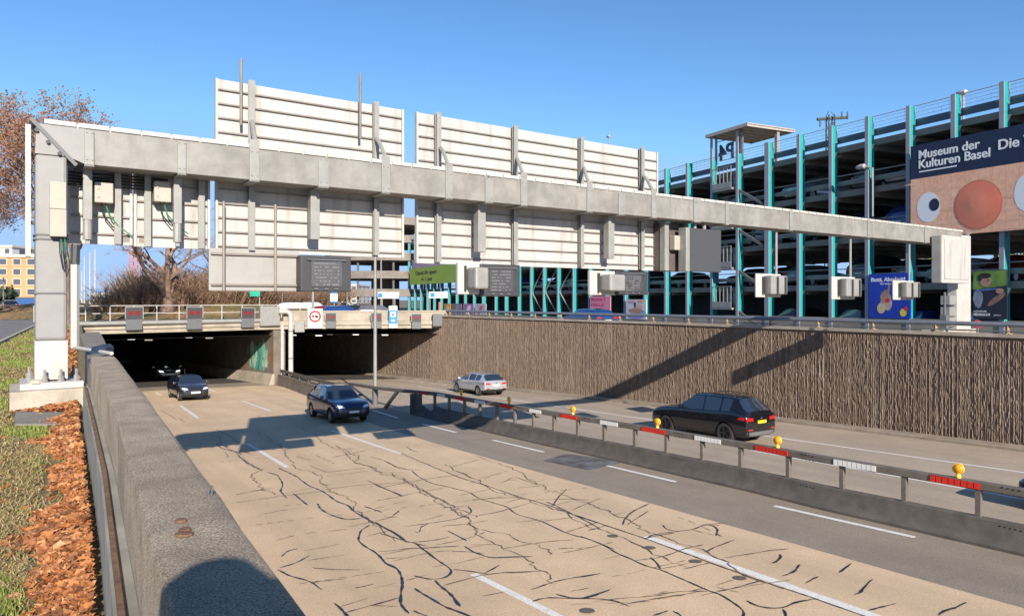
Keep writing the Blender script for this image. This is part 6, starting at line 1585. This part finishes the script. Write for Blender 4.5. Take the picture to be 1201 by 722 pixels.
# lamp / traffic poles on the bridge
for i, (px, pt, pb, Y, r_) in enumerate([(311, 340, 372, 72, .07), (331, 340, 372, 76, .07), (347, 342, 372, 80, .07), (367, 340, 360, 66, .14), (358, 340, 372, 85, .08), (407, 340, 372, 90, .08), (447, 300, 372, 95, .12), (341, 330, 372, 92, .09)]):
    b = P(px, 372, Y); z1 = P(px, pt, Y).z; mb = MB(); mb.tube([(b.x, b.y, -.55), (b.x, b.y, max(z1, 2.2)+1.2)], r_, 7, True, r_*.7); mb.lathe((b.x, b.y, 0), (0, 0, 1), [(r_*2, 0), (r_*2, .25), (r_, .3)], 8)
    o = mb.build('street_pole', M_LGREY); tag(o, 'thin pale grey pole on the bridge behind the tunnel mouths', 'pole', 'thin poles on the bridge')
# parked blue containers and street clutter at the far left
for px, Y, m_, lab in [(27, 112, mat('container_blue', (.03, .10, .26), .6), 'blue roadside container in front of the ochre building'), (36, 104, mat('container_blue', (.03, .10, .26)), 'second blue roadside container close to the gantry post')]:
    b = P(px, 368, Y); t = thing(W, 'container', lab, 'container', (b.x, b.y, 0)); mb = MB(); mb.bevbox(b.x-1.6, b.x+1.6, b.y-.9, b.y+.9, 0, 1.7, .05); mb.build('body', m_, t)
    mb = MB(); mb.bevbox(b.x-1.65, b.x+1.65, b.y-.95, b.y+.95, 1.703, 1.85, .03); mb.build('lid', M_MGREY, t)
for px, Y, kd, ci, th, lab in [(12, 85, 'wagon', 2, 2.2, 'dark car on the side road before the ochre building'), (20, 118, 'wagon', 0, 2.2, 'white car far down the side road')]:
    b = P(px, 370, Y); put_car(kd, ci, (b.x, b.y, .02), th, lab, None, 'street_car')
b = P(4, 372, 62); mb = MB(); mb.tube([(b.x, b.y, 0), (b.x, b.y, 3.4)], .05, 7); mb.lathe((b.x, b.y, 3.4), (0, 0, 1), [(.05, 0), (.09, .02), (0, .1)], 7); o = mb.build('street_pole', M_LGREY); tag(o, 'short grey pole beside the side road at the left edge', 'pole')
b = P(6, 366, 108); tree('evergreen_tree', 'small dark green tree in front of the ochre building', (b.x, b.y, 0), 4.2, .12, 77, mat('dark_leaf', (.03, .05, .025), .8, island=[(.025, .045, .02), (.045, .06, .03), (.02, .03, .018)]), 1500, .28, 4, .8, .15)
# ================================================================== VERGE: GRASS, LEAVES
rg = random.Random(21)
def wall_x(y):       # outer foot of the near wall at depth y
    pl = LW_OUT+[LW_FAR_OUT]
    for i in range(len(pl)-1):
        if pl[i].y <= y <= pl[i+1].y:
            f_ = (y-pl[i].y)/(pl[i+1].y-pl[i].y); return pl[i].x+(pl[i+1].x-pl[i].x)*f_-.17
    return pl[-1].x
def vnoise(x, y): return math.sin(x*1.9+1.3*math.sin(y*1.1))+math.sin(y*2.3+1.7*math.sin(x*.8+2))+.6*math.sin(x*5.1+y*4.3)
def inplinth(x, y):
    c = Vector((x, y, 0))-G.o; a, b = c.dot(G.a), c.dot(G.n); return (GT(9) < a < GT(107) and -.45 < b < 1.0)
def inslab(x, y):
    q = P(0, 0, 1); px = CX+F*x/y; py = HY+F*E/y; return 14 < px < 86 and 476 < py < 501
# road edge of the verge
re0, rd = GR(0, 404), (GR(42, 383)-GR(0, 404)).normalized(); rn = Vector((-rd.y, rd.x, 0))
mbg = MB(); mbd = MB(); nb = 0
while nb < 62000:
    u = rg.random(); y = 2.6+42*u**2.6; wx = wall_x(y); x = wx-rg.random()**1.1*(2.2+y*.50)
    px = CX+F*x/y
    if px < -60: continue
    if (Vector((x, y, 0))-re0).dot(rn) > -.05 or inplinth(x, y) or inslab(x, y): continue
    g_ = vnoise(x, y)
    dw = wx-x
    if dw < .38 and rg.random() < .85: continue
    green = g_+rg.gauss(0, .7)+(.15 if y > 9 else 0) > .75
    h = (rg.uniform(.02, .05) if green else rg.uniform(.015, .04))*(1+y*.03); wv = .0022*(1+y*.22); a = rg.random()*6.283
    ln = rg.uniform(.1, .5) if green else rg.uniform(.7, 2.4)
    s_ = Vector((math.cos(a+1.57)*wv, math.sin(a+1.57)*wv, 0)); b = Vector((x, y, 0)); d = Vector((math.cos(a)*h*ln, math.sin(a)*h*ln, h*.9))
    m_ = mbg if green else mbd
    m_.add([b-s_, b+s_, b+d*.6+s_*.7, b+d*.6-s_*.7, b+d+Vector((0, 0, -h*.1*ln))], [(0, 1, 2, 3), (3, 2, 4)]); nb += 1
M_BL = mat('grass_green', (.12, .18, .03), .75, island=[(.13, .19, .025), (.23, .28, .045), (.20, .21, .05), (.09, .14, .02), (.30, .29, .09)])
M_BD = mat('grass_dry', (.3, .22, .12), .85, island=[(.42, .31, .14), (.27, .185, .085), (.52, .40, .21), (.17, .12, .055), (.33, .27, .10), (.26, .25, .075)])
o = mbg.build('grass', M_BL, None, fix=False); tag(o, 'short green grass in patches on the verge', 'grass', kind='stuff')
o = mbd.build('dry_grass', M_BD, None, fix=False); tag(o, 'flattened dry straw coloured grass on the verge', 'dry grass', kind='stuff')
# fallen leaves, curled
mb = MB(); nl = 0
def leaf(c, s_, tilt):
    a = rg.random()*6.283; ax = Vector((math.cos(a), math.sin(a), rg.gauss(0, tilt))).normalized(); up = Vector((rg.gauss(0, tilt), rg.gauss(0, tilt), 1)).normalized(); sd = ax.cross(up).normalized(); up = sd.cross(ax)
    cu = rg.uniform(-.15, .5); n_ = 10; pts = []
    for k in range(n_):
        an = k*2*math.pi/n_; r_ = (1.0 if k % 2 == 0 else .72)*rg.uniform(.8, 1.15)*(1.1 if k == 0 else .9)
        u_, v_ = math.cos(an)*r_*s_, math.sin(an)*r_*s_*.85
        pts.append(c+ax*u_+sd*v_+up*(cu*(v_*v_+.35*u_*u_)/s_*1.1+rg.gauss(0, .06)*s_))
    mb.add(pts+[c-up*s_*.02], [(k, (k+1) % n_, n_) for k in range(n_)])
while nl < 15500:
    y = 2.5+(11.5*rg.random()**1.55 if rg.random() < .86 else 34*rg.random()); wx = wall_x(y)
    width = (.30+.10*math.sin(y*1.7)+.09*math.sin(y*4.1)+.06*math.sin(y*9.3+1)) if y < 10.2 else .9
    d = abs(rg.gauss(0, .5))*width if rg.random() < .90 else rg.random()**1.7*2.2
    if d > width*1.1 and rg.random() < .8: continue
    x = wx-.005-d
    if inplinth(x, y) and rg.random() < .93: continue
    hgt = max(0, .10*(1-d/width))*rg.random()
    leaf(Vector((x, y, .012+hgt)), rg.uniform(.018, .048)*(1+.035*y), .45); nl += 1
M_LF = mat('fallen_leaf', (.3, .12, .04), .7, island=[(.40, .145, .04), (.22, .08, .03), (.50, .205, .065), (.13, .055, .03), (.43, .17, .055), (.52, .29, .14), (.30, .11, .04), (.36, .13, .045)])
o = mb.build('fallen_leaves', M_LF, None, fix=False); tag(o, 'drift of curled orange brown fallen leaves along the wall foot', 'leaves', kind='stuff')
# litter
mb = MB(); c = GR(88, 689); mb.poly([c+Vector((0, 0, .02)), c+Vector((.05, .0, .03)), c+Vector((.06, .025, .045)), c+Vector((.0, .03, .03))]); o = mb.build('paper_scrap', M_WHITE); tag(o, 'small white scrap of paper in the grass near the leaves', 'litter')

# ================================================================== PHOTOGRAPHER (casts the shadow on the wall top)
def person():
    J = {'pel': (0, 0, .95), 'sp': (0, .0, 1.12), 'ch': (0, .02, 1.32), 'nk': (0, .02, 1.46), 'hd': (0, .03, 1.56), 'ht': (0, .03, 1.70),
         'sl': (-.19, .02, 1.39), 'el': (-.30, .16, 1.22), 'wl': (-.12, .30, 1.50), 'hl': (-.07, .34, 1.56), 'sr': (.19, .02, 1.39), 'er': (.30, .16, 1.24), 'wr': (.12, .28, 1.50), 'hr': (.08, .32, 1.57),
         'pl': (-.10, 0, .90), 'kl': (-.12, .02, .48), 'al': (-.13, -.02, .08), 'tl': (-.14, .16, .04), 'pr': (.10, 0, .90), 'kr': (.12, .02, .48), 'ar': (.13, -.02, .08), 'tr': (.14, .16, .04)}
    RD = {'pel': .16, 'sp': .15, 'ch': .17, 'nk': .065, 'hd': .10, 'ht': .095, 'sl': .085, 'el': .055, 'wl': .04, 'hl': .045, 'sr': .085, 'er': .055, 'wr': .04, 'hr': .045, 'pl': .10, 'kl': .065, 'al': .05, 'tl': .04, 'pr': .10, 'kr': .065, 'ar': .05, 'tr': .04}
    ed = [('pel', 'sp'), ('sp', 'ch'), ('ch', 'nk'), ('nk', 'hd'), ('hd', 'ht'), ('ch', 'sl'), ('sl', 'el'), ('el', 'wl'), ('wl', 'hl'), ('ch', 'sr'), ('sr', 'er'), ('er', 'wr'), ('wr', 'hr'), ('pel', 'pl'), ('pl', 'kl'), ('kl', 'al'), ('al', 'tl'), ('pel', 'pr'), ('pr', 'kr'), ('kr', 'ar'), ('ar', 'tr')]
    ks = list(J); me = bpy.data.meshes.new('person'); me.from_pydata([J[k] for k in ks], [(ks.index(a), ks.index(b)) for a, b in ed], [])
    o = bpy.data.objects.new('person_tmp', me); COL.objects.link(o); o.modifiers.new('skin', 'SKIN')
    for i, k in enumerate(ks): me.skin_vertices[0].data[i].radius = (RD[k], RD[k]); me.skin_vertices[0].data[i].use_root = k == 'pel'
    s = o.modifiers.new('s', 'SUBSURF'); s.levels = 2; s.render_levels = 2
    bpy.context.view_layer.update(); me2 = bpy.data.meshes.new_from_object(o.evaluated_get(bpy.context.evaluated_depsgraph_get())); bpy.data.objects.remove(o)
    me2.materials.clear(); me2.materials.append(mat('dark_clothes', (.03, .033, .04), .9)); me2.polygons.foreach_set('use_smooth', [True]*len(me2.polygons)); return me2
t = thing(W, 'person', 'person in dark clothes and a hat, taking the photograph beside the parapet wall', 'person', (0.02, -.42, 0)); t.scale = (1.09,)*3
b = bpy.data.objects.new('body', person()); COL.objects.link(b); b.parent = t; b.scale = (1.04, 1, 1.04)
mb = MB(); mb.lathe((0, -.43, 1.70), (0, 0, 1), [(.0, .18), (.08, .165), (.135, .10), (.15, .02), (.145, -.08), (.12, -.16), (0, -.17)], 20); mb.build('hat', mat('wool_hat', (.05, .05, .07), .95), t, smooth=True)
mb = MB(); mb.bevbox(.02, .18, -.16, -.07, 1.57, 1.68, .015); mb.build('camera', M_BLACK, t)

# ================================================================== LIGHT, SKY, CAMERA
EL, AZ = 24.0, 18.7       # sun height; light travels this far left of straight ahead
sunv = Vector((math.sin(rad(AZ))*math.cos(rad(EL)), -math.cos(rad(AZ))*math.cos(rad(EL)), math.sin(rad(EL))))
ld = bpy.data.lights.new('sun', 'SUN'); ld.energy = 5.0; ld.angle = rad(.5); ld.color = (1.0, .915, .80)
lo = bpy.data.objects.new('sun', ld); COL.objects.link(lo); lo.rotation_euler = sunv.to_track_quat('Z', 'Y').to_euler(); lo.location = (5, -10, 30)
wd_ = bpy.data.worlds.new('World'); SC.world = wd_; wd_.use_nodes = True; nt = wd_.node_tree
sk = nt.nodes.new('ShaderNodeTexSky'); sk.sky_type = 'NISHITA'; sk.sun_disc = False; sk.sun_elevation = rad(EL); sk.sun_rotation = math.atan2(sunv.x, sunv.y); sk.air_density = .85; sk.dust_density = .1; sk.ozone_density = 3.2; sk.altitude = 300
bg = nt.nodes['Background']; bg.inputs['Strength'].default_value = .120; cap = nt.nodes.new('ShaderNodeMix'); cap.data_type = 'RGBA'; cap.blend_type = 'DARKEN'; cap.inputs[0].default_value = 1.0; cap.inputs[7].default_value = (2.2, 3.45, 5.5, 1)
hs = nt.nodes.new('ShaderNodeHueSaturation'); hs.inputs['Saturation'].default_value = 1.13; nt.links.new(sk.outputs[0], hs.inputs['Color']); nt.links.new(hs.outputs[0], cap.inputs[6]); nt.links.new(cap.outputs[2], bg.inputs['Color'])
cd = bpy.data.cameras.new('camera'); co = bpy.data.objects.new('camera', cd); COL.objects.link(co)
cd.sensor_width = 36; cd.lens = 36*F/1201; cd.shift_y = -(361-HY)/1201; cd.clip_end = 3000; cd.clip_start = .05
co.location = (0, 0, E); co.rotation_euler = (rad(90), 0, 0); SC.camera = co
SC.view_settings.view_transform = 'Standard'; SC.view_settings.look = 'None'; SC.view_settings.exposure = .64; SC.view_settings.gamma = 1.0
SC.render.resolution_x = 1024; SC.render.resolution_y = 615
